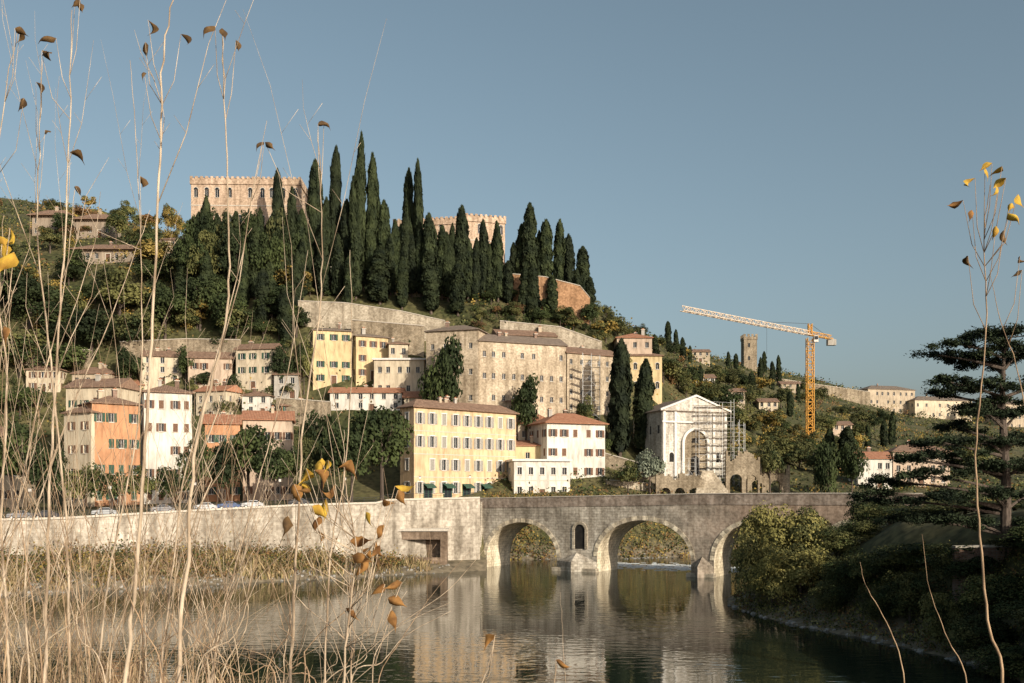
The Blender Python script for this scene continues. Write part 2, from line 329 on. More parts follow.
def roof_mesh(mb,kind,L,D,z,h,ov,mat,th=.22):
    x0,x1,y0,y1=-ov,L+ov,-ov,D+ov; t=z+th
    A,B,C,E=(x0,y0,t),(x1,y0,t),(x1,y1,t),(x0,y1,t); a,b_,c,e=[(p[0],p[1],z+.004) for p in (A,B,C,E)]
    def skirt():
        for p,q,r,s in ((a,b_,B,A),(b_,c,C,B),(c,e,E,C),(e,a,A,E)): mb.face([p,q,r,s],mat)
        mb.face([e,c,b_,a],mat)
    W=x1-x0; Dp=y1-y0
    if kind=='hip':
        skirt()
        if W>=Dp: p=(x0+Dp/2*.95,(y0+y1)/2,t+h); q=(x1-Dp/2*.95,(y0+y1)/2,t+h); mb.face([A,B,q,p],mat);mb.face([B,C,q],mat);mb.face([C,E,p,q],mat);mb.face([E,A,p],mat)
        else: p=((x0+x1)/2,y0+W/2*.95,t+h); q=((x0+x1)/2,y1-W/2*.95,t+h); mb.face([A,B,p],mat);mb.face([B,C,q,p],mat);mb.face([C,E,q],mat);mb.face([E,A,p,q],mat)
    elif kind=='gable':
        skirt(); p=(x0,D/2,t+h); q=(x1,D/2,t+h); mb.face([A,B,q,p],mat); mb.face([C,E,p,q],mat); mb.face([E,A,p],mat); mb.face([B,C,q],mat)
    elif kind=='gabley':
        skirt(); p=(L/2,y0,t+h); q=(L/2,y1,t+h); mb.face([E,A,p,q],mat); mb.face([B,C,q,p],mat); mb.face([A,B,p],CHURCH); mb.face([C,E,q],CHURCH)
    elif kind=='shed':
        skirt(); p=(x0,y1,t+h); q=(x1,y1,t+h); mb.face([A,B,q,p],mat); mb.face([E,A,p],mat); mb.face([B,C,q],mat); mb.face([C,E,p,q],mat)
    elif kind=='flat':
        mb.box(x0,y0,z+.004,x1,y1,z+h,mat)
def house(name,label,cat,A,B=None,theta=0,L=None,D=12,eave=400,ez=None,gz=None,floors=3,cols=4,scols=2,ww=1.1,wh=1.7,style='plain',shut=None,sur=None,wall=None,roof=('hip',2.5,None),ov=.5,chim=1,door=True,group=None,closedp=.0,windows=True,attic=False,courses=True):
    ax,ay=WX(*A),A[1]
    if B: bx,by=WX(*B),B[1]; theta=math.atan2(by-ay,bx-ax); L=math.hypot(bx-ax,by-ay)
    else: theta=math.radians(theta)
    ez=ez if ez is not None else WZ(eave,ay)
    ux,uy=math.cos(theta),math.sin(theta)
    if gz is None: gz=gxy(ax+ux*L/2,ay+uy*L/2)
    corners=[gxy(ax+ux*u-uy*v,ay+uy*u+ux*v) for u in (0,L) for v in (0,D)]
    bz=min(corners+[gz])-1.5
    root=new_obj(name,None,None,(ax,ay,gz),theta); tag(root,label,cat,group)
    root.empty_display_size=1
    H=ez-gz; b0=bz-gz; fh=H/floors
    mb=MB(); wins=[]; 
    sides=[((0,0),(1,0),(0,-1),L,cols,0.),((0,D),(0,-1),(-1,0),D,scols,-math.pi/2),((L,0),(0,1),(1,0),D,scols,math.pi/2)]
    hgt=min(wh,fh*.62)
    for si,(O,U,Nn,Ls,nc,phi) in enumerate(sides):
        ops=[]
        if windows and nc>0:
            jit=[random.uniform(-.12,.12)*Ls/nc if not sur else 0 for _ in range(nc)]
            for f in range(floors):
                hh=hgt*(.62 if (attic and f==floors-1) else 1)
                for c in range(nc):
                    u=Ls*(c+.5)/nc+jit[c]; z=f*fh+fh*.30
                    isdoor=(si==0 and f==0 and door and c==nc//2)
                    if isdoor:
                        dh=min(2.6,fh*.75); ops.append((u-.7,.02,u+.7,dh+.02)); wins.append(('d',O,U,u,.02,phi,dh)); continue
                    if random.random()<(.04 if sur else .14): continue
                    ops.append((u-ww/2,z,u+ww/2,z+hh)); wins.append(('w',O,U,u,z,phi,hh))
        facade(mb,O,U,Nn,Ls,b0,H,ops,wall)
    mb.face([(L,D,b0),(0,D,b0),(0,D,H),(L,D,H)],wall)
    mb.face([(0,0,H),(L,0,H),(L,D,H),(0,D,H)],wall)
    k,rh,rm=roof
    mb.obj('wall',root)
    for w_ in wins:
        t,O,U,u,z,phi,hh=w_
        loc=(O[0]+U[0]*u,O[1]+U[1]*u,z)
        if t=='d': new_obj('door',doormesh(1.4,hh,SH_B),root,loc,phi)
        else:
            st=style
            if shut and random.random()<closedp: st='closed'
            new_obj('window',winmesh(ww,hh,st,shut,sur),root,loc,phi)
    if sur and courses:
        cm=MB()
        for f in range(1,floors): cm.box(-.06,-.06,f*fh-.1,L+.06,-.003,f*fh+.1,TRIM)
        if floors>1: cm.obj('string_course',root)
    r=MB(); roof_mesh(r,k,L,D,H,rh,ov,rm); ro=r.obj('roof',root)
    for i in range(chim):
        cx=L*random.uniform(.2,.8); cy=D*random.uniform(.35,.65); c=MB(); s=random.uniform(.3,.5)
        zt=H+rh*1.0+random.uniform(.5,1.3); c.box(cx-s,cy-s,H+.1,cx+s,cy+s,zt,random.choice([BRICK,TAN,GRY])); c.box(cx-s-.15,cy-s-.15,zt+.002,cx+s+.15,cy+s+.15,zt+.18,TRIM); c.box(cx-s*.7,cy-s*.7,zt+.182,cx+s*.7,cy+s*.7,zt+.5,ROOF_R)
        c.obj('chimney',ro)
    return root,L,H,D
# ------- riverside buildings
YEL=plaster((.71,.51,.31)); CRM=plaster((.66,.56,.41)); WHT=plaster((.72,.68,.60)); ORG=plaster((.54,.28,.15)); PNK=plaster((.58,.45,.34)); YLL=plaster((.68,.53,.30)); GRY=plaster((.46,.43,.38)); TAN=plaster((.50,.41,.30))
p,L,H,D=house('palazzo','long peach ochre palazzo with four storeys of shuttered windows','building',(414,231),(516,252),D=5.5,eave=407,gz=13.4,floors=4,cols=9,scols=1,ww=1.25,wh=2.6,shut=SH_Y,sur=TRIMW,wall=YEL,roof=('hip',2.0,ROOF_D),chim=4,closedp=.35,ov=.7)
for i in range(5):
    aw=MB(); u=2.6+i*5.8; aw.face([(u,-.1,3.9),(u+2.8,-.1,3.9),(u+2.8,-1.6,3.1),(u,-1.6,3.1)],SH_G); aw.face([(u,-1.6,3.1),(u+2.8,-1.6,3.1),(u+2.8,-1.6,2.8),(u,-1.6,2.8)],SH_G)
    aw.obj('awning',p)
    sf=MB(); sf.box(u+.1,-.12,0,u+2.7,-.005,3.6,SH_G); sf.box(u+.4,-.16,.5,u+1.3,-.125,2.9,GLASS); sf.box(u+1.5,-.16,.5,u+2.4,-.125,2.9,GLASS); sf.obj('shopfront',p)
house('town_house','low cream house with terrace roof beside the bridge','house',(514,243),(570,246),D=9,eave=461,gz=13.4,floors=2,cols=5,scols=1,ww=1.1,wh=1.8,sur=TRIMW,wall=WHT,roof=('flat',.5,TRIMW),chim=0)
house('town_house','cream house with red sloping roof behind the terrace','house',(514,253),(548,254),D=6,eave=446,gz=13.4,floors=3,cols=4,scols=1,ww=1.1,wh=1.6,wall=YLL,roof=('shed',1.6,ROOF_R),chim=1)
house('town_house','white house with bright red hipped roof above the bridge','house',(547,250),(605,256),D=12,eave=423,gz=13.4,floors=4,cols=5,scols=3,ww=1.2,wh=1.9,shut=SH_B,wall=WHT,roof=('hip',2.9,ROOF_R),chim=2,closedp=.3,ov=.8)
house('town_house','cream house with red tiled hipped roof and small windows','house',(518,262),(556,262),D=9,eave=424,gz=13.4,floors=4,cols=3,scols=2,wall=CRM,roof=('hip',2.6,ROOF_R),chim=1)
house('town_house','orange-red house with green shutters on the quay','house',(92,205),(140,211),D=10,eave=403,gz=12,floors=4,cols=4,scols=2,ww=1.1,wh=1.9,shut=SH_G,wall=ORG,roof=('hip',2.0,ROOF_D),chim=2,closedp=.4)
house('town_house','tall white house with brown shutters on the quay','house',(144,213),(192,217),D=10,eave=392,gz=12,floors=5,cols=4,scols=2,ww=1.0,wh=1.8,shut=SH_B,wall=WHT,roof=('hip',2.0,ROOF_D),chim=2,closedp=.3)
house('town_house','cream house with dark hipped roof on the quay','house',(64,208),(91,204.5),D=10,eave=414,gz=12,floors=4,cols=2,scols=2,shut=SH_B,wall=CRM,roof=('hip',2.2,ROOF_D),chim=2)
house('town_house','cream house with brown tiled roof','house',(66,238),(118,236),D=10,eave=388,gz=13.6,floors=4,cols=4,scols=2,shut=SH_G,wall=CRM,roof=('gable',2.5,ROOF_D),chim=2)
house('town_house','low orange house with dark red roof','house',(205,222),(240,224),D=10,eave=424,gz=13,floors=3,cols=3,scols=2,shut=SH_G,wall=ORG,roof=('gable',2.4,ROOF_R),chim=1)
house('town_house','low pink house with dark red roof','house',(243,228),(292,230),D=10,eave=420,gz=13,floors=3,cols=5,scols=2,shut=SH_B,wall=PNK,roof=('gable',2.4,ROOF_R),chim=2)
house('town_house','grey plaster house with faded shutters','house',(-60,200),(24,204),D=12,eave=436,gz=12.5,floors=3,cols=6,scols=2,shut=SH_B,wall=TAN,roof=('hip',2.4,ROOF_D),chim=2)
def hh(pxl,pxr,eave,base,wall,label,floors=3,cols=4,roof=('hip',2.,ROOF_D),dd=0,D=8,**k):
    d=dfor((pxl+pxr)/2,base); dr=d+dd
    return house(k.pop('name','hillside_house'),label,k.pop('cat','house'),(pxl,d),(pxr,dr),D=D,eave=eave,floors=floors,cols=cols,roof=roof,wall=wall,**k)
hh(188,232,358,395,PNK,'faded pink house on the slope with old tiled roof',floors=2,cols=4,roof=('gable',2.2,ROOF_D),shut=SH_B,dd=2)
hh(236,272,350,388,CRM,'cream house on the slope with old tiled roof',floors=3,cols=3,roof=('gable',2.,ROOF_D),shut=SH_G,dd=-2)
hh(72,112,374,402,TAN,'tan hillside house with several chimneys',floors=2,cols=4,roof=('hip',2.2,ROOF_D),chim=3)
hh(142,182,356,392,CRM,'old cream house among trees on the slope',floors=3,cols=3,roof=('gable',2.,ROOF_D),chim=2,dd=3)
hh(26,60,370,394,CRM,'cream house half hidden by hillside trees',floors=2,cols=3,roof=('hip',1.8,ROOF_D),chim=1,shut=SH_B)
hh(113,143,384,408,YLL,'ochre house with brown roof stepped above the quay',floors=2,cols=3,roof=('gable',1.8,ROOF_R),chim=1,shut=SH_G,dd=4)
hh(242,270,396,416,WHT,'small white house with brown roof on the slope',floors=2,cols=2,roof=('hip',1.5,ROOF_D),chim=1)
hh(196,226,392,416,CRM,'cream house with red roof behind the orange house',floors=2,cols=3,roof=('gable',1.8,ROOF_R),chim=2,dd=-3)
hh(282,314,406,428,ORG,'orange house with low tiled roof near the villa',floors=2,cols=3,roof=('gable',1.8,ROOF_D),chim=2,shut=SH_G,dd=3)
hh(313,352,330,392,YLL,'tall yellow house with flat tower roof and chimneys',floors=4,cols=3,roof=('hip',1.2,ROOF_G),shut=SH_G,dd=3,chim=2)
hh(356,388,336,390,YLL,'pale yellow villa with terrace',floors=3,cols=3,roof=('hip',1.3,ROOF_G),shut=SH_B,dd=4)
hh(389,408,344,390,CRM,'narrow cream house beside the villa',floors=3,cols=2,roof=('hip',1.,ROOF_D),dd=1)
hh(374,424,360,397,CRM,'low cream annex with white terrace wall',floors=2,cols=5,roof=('flat',.5,TRIMW),chim=0)
hh(330,402,393,412,WHT,'white house with red roof below the villa',floors=2,cols=6,roof=('gable',1.8,ROOF_R),chim=2)
hh(274,298,375,400,GRY,'small grey hillside house',floors=2,cols=2,roof=('gable',1.5,ROOF_D),chim=1)
hh(404,445,398,430,CRM,'cream house behind the palazzo',floors=2,cols=3,roof=('gable',2.,ROOF_R),chim=1)
hh(450,520,402,432,PNK,'house with tiled roof behind the palazzo',floors=2,cols=5,roof=('gable',2.,ROOF_D),chim=2)
CONV=masonry('convent_masonry',(.60,.50,.37),(.51,.42,.31),(.42,.34,.25),.8,.35,(.62,1.1),.12,.02)
house('convent_building','tall stone convent block with gable roof on the slope','building',(426,268),(478,264),D=12,eave=332,floors=4,cols=4,scols=3,ww=1.0,wh=1.5,wall=CONV,roof=('hip',2.2,ROOF_G),chim=1,door=False)
house('convent_building','long stone convent wing with rows of small windows','building',(479,264.5),(566,274),D=10,eave=341,floors=4,cols=9,scols=3,ww=.95,wh=1.5,wall=CONV,roof=('gable',2.6,ROOF_G),chim=3,door=False)
house('convent_building','stone convent end wing with tiled roof','building',(567,274),(621,283),D=12,eave=353,floors=4,cols=6,scols=3,ww=.95,wh=1.4,wall=CONV,roof=('gable',2.6,ROOF_D),chim=2,door=False)
house('convent_building','plain upper convent block with tiled roof','building',(498,284),(556,288),D=9,eave=335,floors=3,cols=6,scols=3,wall=TAN,roof=('gable',2.2,ROOF_D),chim=2,door=False)
hh(617,652,338,380,PNK,'ochre tower house with stacked tiled roofs',floors=3,cols=3,roof=('hip',2.,ROOF_R),chim=2,D=12)
hh(630,662,356,395,YLL,'ochre house with arcaded upper floor',floors=2,cols=3,roof=('hip',1.6,ROOF_D),chim=1,D=9,style='arch',wh=1.4)
DKP=plaster((.36,.29,.22))
hh(32,70,216,236,DKP,'low stone villa on the hilltop with tiled roof',floors=2,cols=4,roof=('hip',3.0,ROOF_D),chim=1,ov=1.4)
hh(76,112,220,238,DKP,'hilltop villa with terrace and old roof',floors=1,cols=4,roof=('hip',3.0,ROOF_D),chim=1,ov=1.4)
hh(74,140,250,262,DKP,'low villa with broad tiled roof on the slope',floors=1,cols=7,roof=('hip',2.8,ROOF_D),chim=1,D=10,ov=1.4)
hh(158,188,240,258,PNK,'pinkish house under the castle',floors=2,cols=3,roof=('hip',1.6,ROOF_D),chim=1)
for (a,c,e,bs,lab,w_) in [(822,868,392,416,'beige convent on the far hill',CRM),(868,915,389,414,'long beige hilltop building',TAN),(915,972,400,428,'pale block on the far hill',CRM),(1000,1060,404,430,'plain building on the far hill',TAN)]:
    d=600; house('hilltop_building',lab,'building',(a,d),(c,d+8),D=16,eave=e,ez=None,gz=WZ(bs,d),floors=3,cols=8,scols=3,ww=1.3,wh=2,wall=w_,roof=('hip',3.,ROOF_G),chim=1,door=False)
hh(858,892,459,488,WHT,'white house with reddish roof near the bridge end',floors=2,cols=4,roof=('gable',2.,ROOF_R),chim=1)
hh(893,950,452,486,PNK,'pinkish riverside house with hipped roof',floors=3,cols=5,roof=('hip',2.,ROOF_D),chim=1)
for (px,e,bs,w_) in [(676,368,380,TAN),(705,378,392,WHT),(735,392,404,TAN),(768,402,415,CRM),(842,425,438,PNK),(700,352,362,TAN),(790,384,392,TAN)]:
    hh(px-9,px+10,e,bs,w_,'small farmhouse among trees on the slope',floors=2,cols=3,scols=2,roof=('gable',1.6,ROOF_D),chim=0,name='farmhouse')
# ------- castle
def battlement(root,L,D,H,mat,s=.85,gap=.75,hh_=.95):
    mb=MB(); mb.box(-.3,-.3,H-.9,L+.3,D+.3,H+.6,mat)
    z=H+.602
    nx=int((L+1)/(s+gap)); ny=int((D+1)/(s+gap)); px_=(L+.6-s)/max(nx,1); py_=(D+.6-s)/max(ny,1)
    for i in range(nx+1):
        x=-.3+i*px_; mb.box(x,-.3,z,x+s,.1,z+hh_,mat); mb.box(x,D-.1,z,x+s,D+.3,z+hh_,mat)
    for i in range(1,ny):
        y=-.3+i*py_; mb.box(-.3,y,z,.1,y+s,z+hh_,mat); mb.box(L-.1,y,z,L+.3,y+s,z+hh_,mat)
    mb.obj('battlement',root)
def castleblock(A,B,D,top,base,label,fl=2,c=5,sc=7):
    d=A[1]; r,L,H,D=house('castle_block',label,'castle',A,B,D=D,eave=top+6,gz=WZ(base,d)-2,floors=fl,cols=c,scols=sc,ww=1.3,wh=2.4,style='arch',wall=CASTLE,roof=('flat',.4,ROOF_G),ov=-.6,chim=0,door=False)
    cm=MB()
    for f in range(1,fl): cm.box(-.1,-.12,H/fl*f-.15,L+.1,-.003,H/fl*f+.15,TRIM)
    cm.obj('string_course',r)
    battlement(r,L,D,H-1,CASTLE); return r
castleblock((191,312),(300,313),22,172,226,'wide crenellated peach castle block with arched windows on the hilltop',2,10,5)
castleblock((394,322),(466,318),13,215,258,'long crenellated castle wing with arched windows behind cypresses',2,7,3)
castleblock((466.3,317.5),(505,321),14,209,258,'sunlit crenellated castle end block with arched windows',2,4,3)
castleblock((302,330),(393,333),12,230,262,'lower crenellated castle wing between the two blocks',1,9,3)
# ------- free-standing walls
def wallstrip(name,label,pts,mat,th=1.2,cope=TRIM,cat='wall',balus=False):
    x0,y0=WX(pts[0][0],pts[0][2]),pts[0][2]
    mb=MB(); cp=MB(); root=new_obj(name,None,None,(x0,y0,0)); tag(root,label,cat)
    for (a,b_) in zip(pts[:-1],pts[1:]):
        A=(WX(a[0],a[2])-x0,a[2]-y0,WZ(a[1],a[2])); B=(WX(b_[0],b_[2])-x0,b_[2]-y0,WZ(b_[1],b_[2]))
        zb=min(ground(a[0],a[2]-4),ground(b_[0],b_[2]-4),A[2]-1,B[2]-1)-3
        f=[(A[0],A[1],zb),(B[0],B[1],zb),B,A]; k=[(p_[0],p_[1]+th,p_[2]) for p_ in f]
        mb.face(f,mat); mb.face(k[::-1],mat); mb.face([f[0],f[3],k[3],k[0]],mat); mb.face([f[1],k[1],k[2],f[2]],mat); mb.face([f[3],f[2],k[2],k[3]],mat)
        c0=[(p_[0],p_[1]-.15,p_[2]+.003) for p_ in (A,B)]; c1=[(p_[0],p_[1]+th+.15,p_[2]+.003) for p_ in (B,A)]
        c=c0+c1; t=[(p_[0],p_[1],p_[2]+.2) for p_ in c]
        cp.face(t,cope); cp.face([c[0],c[1],t[1],t[0]],cope); cp.face([c[2],c[3],t[3],t[2]],cope); cp.face(c[::-1],cope)
        if balus:
            n=int(abs(B[0]-A[0])/1.0)
            for i in range(n+1):
                u=i/max(n,1); x=A[0]+(B[0]-A[0])*u; y=A[1]+(B[1]-A[1])*u; z=A[2]+(B[2]-A[2])*u+.2
                s=.12 if i%5 else .3
                cp.box(x-s,y+.2,z,x+s,y+.2+s*2,z+1.0,cope)
            t2=[(p_[0],p_[1]+(.1 if q<2 else -.3),p_[2]+1.2) for q,p_ in enumerate((A,B,(B[0],B[1]+th,B[2]),(A[0],A[1]+th,A[2])))]; t3=[(p_[0],p_[1],p_[2]+.2) for p_ in t2]
            cp.face(t3,cope); cp.face([t2[0],t2[1],t3[1],t3[0]],cope)
    mb.obj('wall_body',root); cp.obj('coping',root); return root
wallstrip('terrace_wall','castle terrace retaining wall topped by a stone balustrade',[(300,270,309),(360,272,306),(430,273,306),(462,273,307)],RUBBLE,balus=True)
wallstrip('retaining_wall','long sunlit orange brick retaining wall under the castle',[(463,273,307),(500,273,308),(545,277,309),(580,286,310),(590,298,310.5)],BRICKO)
wallstrip('retaining_wall','long pale rubble retaining wall above the yellow houses',[(298,301,292),(345,303,291),(400,311,290),(445,321,289.5)],RUBBLEL)
wallstrip('retaining_wall','second tan terrace wall above the villa roofs',[(352,320,286),(424,326,285)],RUBBLE)
wallstrip('retaining_wall','rubble wall along the climbing path',[(500,321,292),(560,327,291),(602,342,291)],RUBBLEL)
wallstrip('terrace_wall','stone garden terrace wall between hillside houses',[(120,342,285),(186,339,285),(240,340,284)],RUBBLE)
wallstrip('terrace_wall','low stone terrace wall among the olive trees',[(20,352,284),(90,350,284)],RUBBLE)
wallstrip('terrace_wall','stone terrace wall below the yellow villa',[(276,398,268),(330,402,266)],RUBBLE)
wallstrip('retaining_wall','stone garden wall beside the church',[(600,452,262),(650,466,261),(662,474,258)],RUBBLE)
wallstrip('retaining_wall','pale stone bank wall beyond the bridge',[(606,480,252),(680,486,253)],RUBBLEL)
wallstrip('retaining_wall','low wall on the far hill road',[(740,372,560),(800,382,570),(870,392,580)],RUBBLE)
# ------- church
r,L,H,D=house('church','weathered pale stone church with gabled front and tall arched recess','church',(662,261),(727,268),D=16,eave=411,gz=WZ(474,261),floors=2,cols=0,scols=4,ww=1.2,wh=2.2,wall=CHURCH,roof=('gabley',3.8,ROOF_G),chim=0,door=False,style='hole')
def ringarch(c,x,z,rin,rout,y0,y1,mat,n=10,legs=0):
    for i in range(n):
        a=math.pi*i/n;b_=math.pi*(i+1)/n
        P=lambda rr,t,y:(x+rr*math.cos(t),y,z+rr*math.sin(t))
        c.face([P(rin,a,y0),P(rout,a,y0),P(rout,b_,y0),P(rin,b_,y0)],mat); c.face([P(rout,a,y0),P(rout,a,y1),P(rout,b_,y1),P(rout,b_,y0)],mat); c.face([P(rin,a,y1),P(rin,a,y0),P(rin,b_,y0),P(rin,b_,y1)],mat)
    if legs:
        for s in (-1,1):
            xa,xb=sorted((x+s*rin,x+s*rout)); c.box(xa,y0,z-legs,xb,y1,z,mat)
def disc(c,x,z,r_,y,mat,n=10,legs=0):
    pts=[(x+r_*math.cos(math.pi*i/n),y,z+r_*math.sin(math.pi*i/n)) for i in range(n+1)]
    if legs: pts+= [(x-r_,y,z-legs),(x+r_,y,z-legs)]
    c.face(pts,mat)
c=MB(); ringarch(c,L/2,8.2,3.4,4.1,-.6,0,TRIMW,legs=8.2,n=14); c.obj('arched_recess',r)
c=MB(); disc(c,L/2,8.2,3.4,-.02,RUBBLE,legs=8.2,n=14); c.obj('recess_wall',r)
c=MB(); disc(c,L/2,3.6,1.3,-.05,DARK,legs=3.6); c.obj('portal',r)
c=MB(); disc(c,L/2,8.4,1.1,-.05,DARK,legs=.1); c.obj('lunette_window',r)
for s in (-1,1):
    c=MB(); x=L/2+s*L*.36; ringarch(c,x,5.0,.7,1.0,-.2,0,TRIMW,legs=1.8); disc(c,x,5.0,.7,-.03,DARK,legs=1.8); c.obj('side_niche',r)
for x in (.2,L*.18,L*.77,L-1.0):
    c=MB(); c.box(x,-.35,-1,x+.7,-.002,H+ .1,TRIMW); c.obj('pilaster',r)
c=MB(); c.box(-.1,-.5,H*.82,L+.1,-.353,H*.82+.45,TRIMW); c.obj('cornice',r)
c=MB()
for s in (-1,1):
    x0=L/2; x1=-.8 if s<0 else L+.8; zt=H+3.8+.25; zb=H+.1
    c.face([(x0,-.9,zt),(x1,-.9,zb),(x1,-.9,zb+.5),(x0,-.9,zt+.5)],TRIMW); c.face([(x0,-.9,zt+.5),(x1,-.9,zb+.5),(x1,-.1,zb+.55),(x0,-.1,zt+.55)],TRIMW)
c.obj('gable_cornice',r)
SC=mat_noise('galvanised_tube',(.48,.49,.49),(.62,.62,.60),4,rough=.5,metal=.1); PL=mat_noise('scaffold_planks',(.42,.37,.29),(.56,.50,.40),3)
def scaffold(px0,px1,rt,rb,d,label,depth=1.4,d1=None,tr=.04,step=2.0):
    x0,x1=WX(px0,d),WX(px1,d1 or d); dy=(d1 or d)-d; z0=min(WZ(rb,d),gxy(x0,d))-1; z1=WZ(rt,d); root=new_obj('scaffolding',None,None,(x0,d,z0),math.atan2(dy,x1-x0)); tag(root,label,'scaffolding')
    a=MB(); pl=MB(); W=math.hypot(x1-x0,dy); Hh=z1-z0; nx=max(2,int(W/step)); nz=int(Hh/2)
    for i in range(nx+1):
        x=W*i/nx
        for y in (0,depth): a.box(x-tr,y-tr,0,x+tr,y+tr,Hh+random.uniform(0,1.2),SC)
    for k in range(1,nz+1):
        z=k*2.
        pl.box(0,.07,z,W,depth-.07,z+.05,PL)
        a.box(0,-.105,z+1.0,W,-.065,z+1.04,SC)
    for k in range(nz):
        for i in range(k%2,nx,3):
            xa=W*i/nx; xb=W*(i+1)/nx
            if k%2: xa,xb=xb,xa
            a.tube([(xa,-.14,k*2.),(xb,-.14,k*2.+2)],.03,SC,4)
    a.obj('scaffold_tubes',root); pl.obj('scaffold_planks',root)
scaffold(699,734,402,478,262.0,'steel tube scaffolding covering the church front',d1=266.5,step=3.0)
scaffold(734,745,424,478,264,'lower scaffolding at the church corner',step=2.0)
scaffold(682,696,462,488,251,'low scaffolding at the church steps')
scaffold(583,600,356,380,270,'scaffolding against the convent wing')
def ruin(px0,px1,rt,d,label,arches):
    x0,x1=WX(px0,d),WX(px1,d); z0=ground(px0,d)-2; zt=WZ(rt,d); root=new_obj('ruined_wall',None,None,(x0,d,z0)); tag(root,label,'ruin')
    W=x1-x0; Hh=zt-z0; mb=MB(); n=int(W/.5); r3=random.Random(int(px0))
    tops=[Hh*(1-.4*abs(noise.noise(Vector((i*.17,px0,0)))))-r3.random()*.8 for i in range(n)]
    def sof(x):
        for (c_,a,s,h) in arches:
            c_*=W
            if abs(x-c_)<a: return s*Hh+h*math.sqrt(1-((x-c_)/a)**2)
        return 0
    for i in range(n):
        xa=W*i/n; xb=W*(i+1)/n; za,zb=sof(xa),sof(xb)
        if (za==0)!=(zb==0): za=zb=sof((xa+xb)/2)
        t=tops[i]
        za=min(za,t-.2); zb=min(zb,t-.2)
        for y,s in ((0,1),(1.2,-1)):
            f=[(xa,y,za),(xb,y,zb),(xb,y,t),(xa,y,t)]; mb.face(f[::s],RUBBLE)
        mb.face([(xa,0,t),(xb,0,t),(xb,1.2,t),(xa,1.2,t)],RUBBLE); mb.face([(xa,0,za),(xa,1.2,za),(xb,1.2,zb),(xb,0,zb)],RUBBLE)
        mb.face([(xa,0,za),(xa,1.2,za),(xa,1.2,t),(xa,0,t)],RUBBLE); mb.face([(xb,0,zb),(xb,1.2,zb),(xb,1.2,t),(xb,0,t)],RUBBLE)
    mb.obj('masonry',root)
ruin(726,760,450,254,'ruined stone wall with arched openings of an ancient theatre',[(.3,1.6,.45,1.6),(.75,1.4,.45,1.4)])
ruin(656,704,472,249,'broken theatre wall with low arches',[(.2,1.3,.4,1.2),(.5,1.3,.4,1.2),(.8,1.2,.4,1.1)])
ruin(742,790,462,258,'weathered theatre wall beside the bridge',[(.3,1.3,.4,1.3),(.7,1.3,.4,1.3)])
ruin(634,660,470,255,'low broken stone wall above the river bank',[(.5,1.2,.4,1.2)])
st=MB(); root=new_obj('theatre_steps',None,None,(WX(704,248),248,WZ(490,248))); tag(root,'pale stone theatre seating steps above the river','ruin')
for i in range(10): st.box(-2+.3*i,i*.7,-6,6-.25*i,(i+1)*.7+.02,i*.55,RUBBLEL)
st.obj('steps',root)
r,L,H,D=house('watch_tower','old crenellated stone tower on the far hilltop','tower',(744,600),(757,600),D=8,eave=338,gz=WZ(364,600),floors=2,cols=1,scols=1,ww=1.2,wh=2.4,wall=RUBBLE,roof=('flat',.4,ROOF_G),ov=-.3,chim=0,door=False,style='hole')
battlement(r,L,D,H,RUBBLE,1.3,1.2,1.8)
# ---------------------------------------------------------------- quay wall
wallroot=new_obj('embankment_wall',None,None,(WX(480,200),200,0)); tag(wallroot,'long pale stone embankment wall along the river','wall')
mb=MB(); cp=MB(); rl=MB()
ax,ay=WX(480,200),200
pp=list(range(-260,480,12))+[480]
for a,c in zip(pp[:-1],pp[1:]):
    def P(px,off,z): 
        d=wl(px)+off; return (WX(px,d)-ax,d-ay,z)
    za=qz(a)+.1; zc=qz(c)+.1
    if a>=380: za+=.5
    if c>380: zc+=.5
    mb.face([P(a,-.8,-1),P(c,-.8,-1),P(c,0,zc),P(a,0,za)],QUAY); mb.face([P(a,0,za),P(c,0,zc),P(c,3.7,qz(c)+.1),P(a,3.7,qz(a)+.1)],PAVE)
    cp.face([P(a,-.25,za+.003),P(c,-.25,zc+.003),P(c,-.25,zc+.35),P(a,-.25,za+.35)],TRIM); cp.face([P(a,-.25,za+.35),P(c,-.25,zc+.35),P(c,.6,zc+.35),P(a,.6,za+.35)],TRIM); cp.face([P(a,.6,za+.003),P(c,.6,zc+.003),P(c,.6,zc+.35),P(a,.6,za+.35)],TRIM); cp.face([P(a,-.25,za+.003),P(c,-.25,zc+.003),P(c,0,zc-.05),P(a,0,za-.05)],TRIM)
    x,y,z=P(a,.2,za+.35); rl.box(x-.04,y-.04,z,x+.04,y+.04,z+.9,IRON)
    x2,y2,z2=P(c,.2,zc+.35); rl.tube([(x,y,z+.88),(x2,y2,z2+.88)],.035,IRON,4); rl.tube([(x,y,z+.45),(x2,y2,z2+.45)],.025,IRON,4)
mb.obj('wall_face',wallroot); cp.obj('coping',wallroot); rl.obj('railing',wallroot)
BRWN=masonry('brown_stone',(.30,.22,.155),(.25,.18,.13),(.22,.17,.13),.7,.3,(.55,1.1),.2)
d=193; root=new_obj('stone_outbuilding',None,None,(WX(392,d),d-1,0)); tag(root,'low brown stone outbuilding with a wide shaded opening at the wall foot','building')
mb=MB(); W=10.6; zt=WZ(531,d)
mb.box(0,0,0,1.2,4,zt,BRWN); mb.box(W-1.2,0,0,W,4,zt,BRWN); mb.box(1.201,0,zt-1.6,W-1.201,4,zt,BRWN); mb.box(1.201,2.2,0,W-1.201,4,zt-1.602,BRWN); mb.box(1.201,0,0,W-1.201,.4,2.6,BRWN); mb.box(-.3,-.3,zt+.003,W+.3,4.2,zt+.5,TRIM); mb.obj('wall',root)
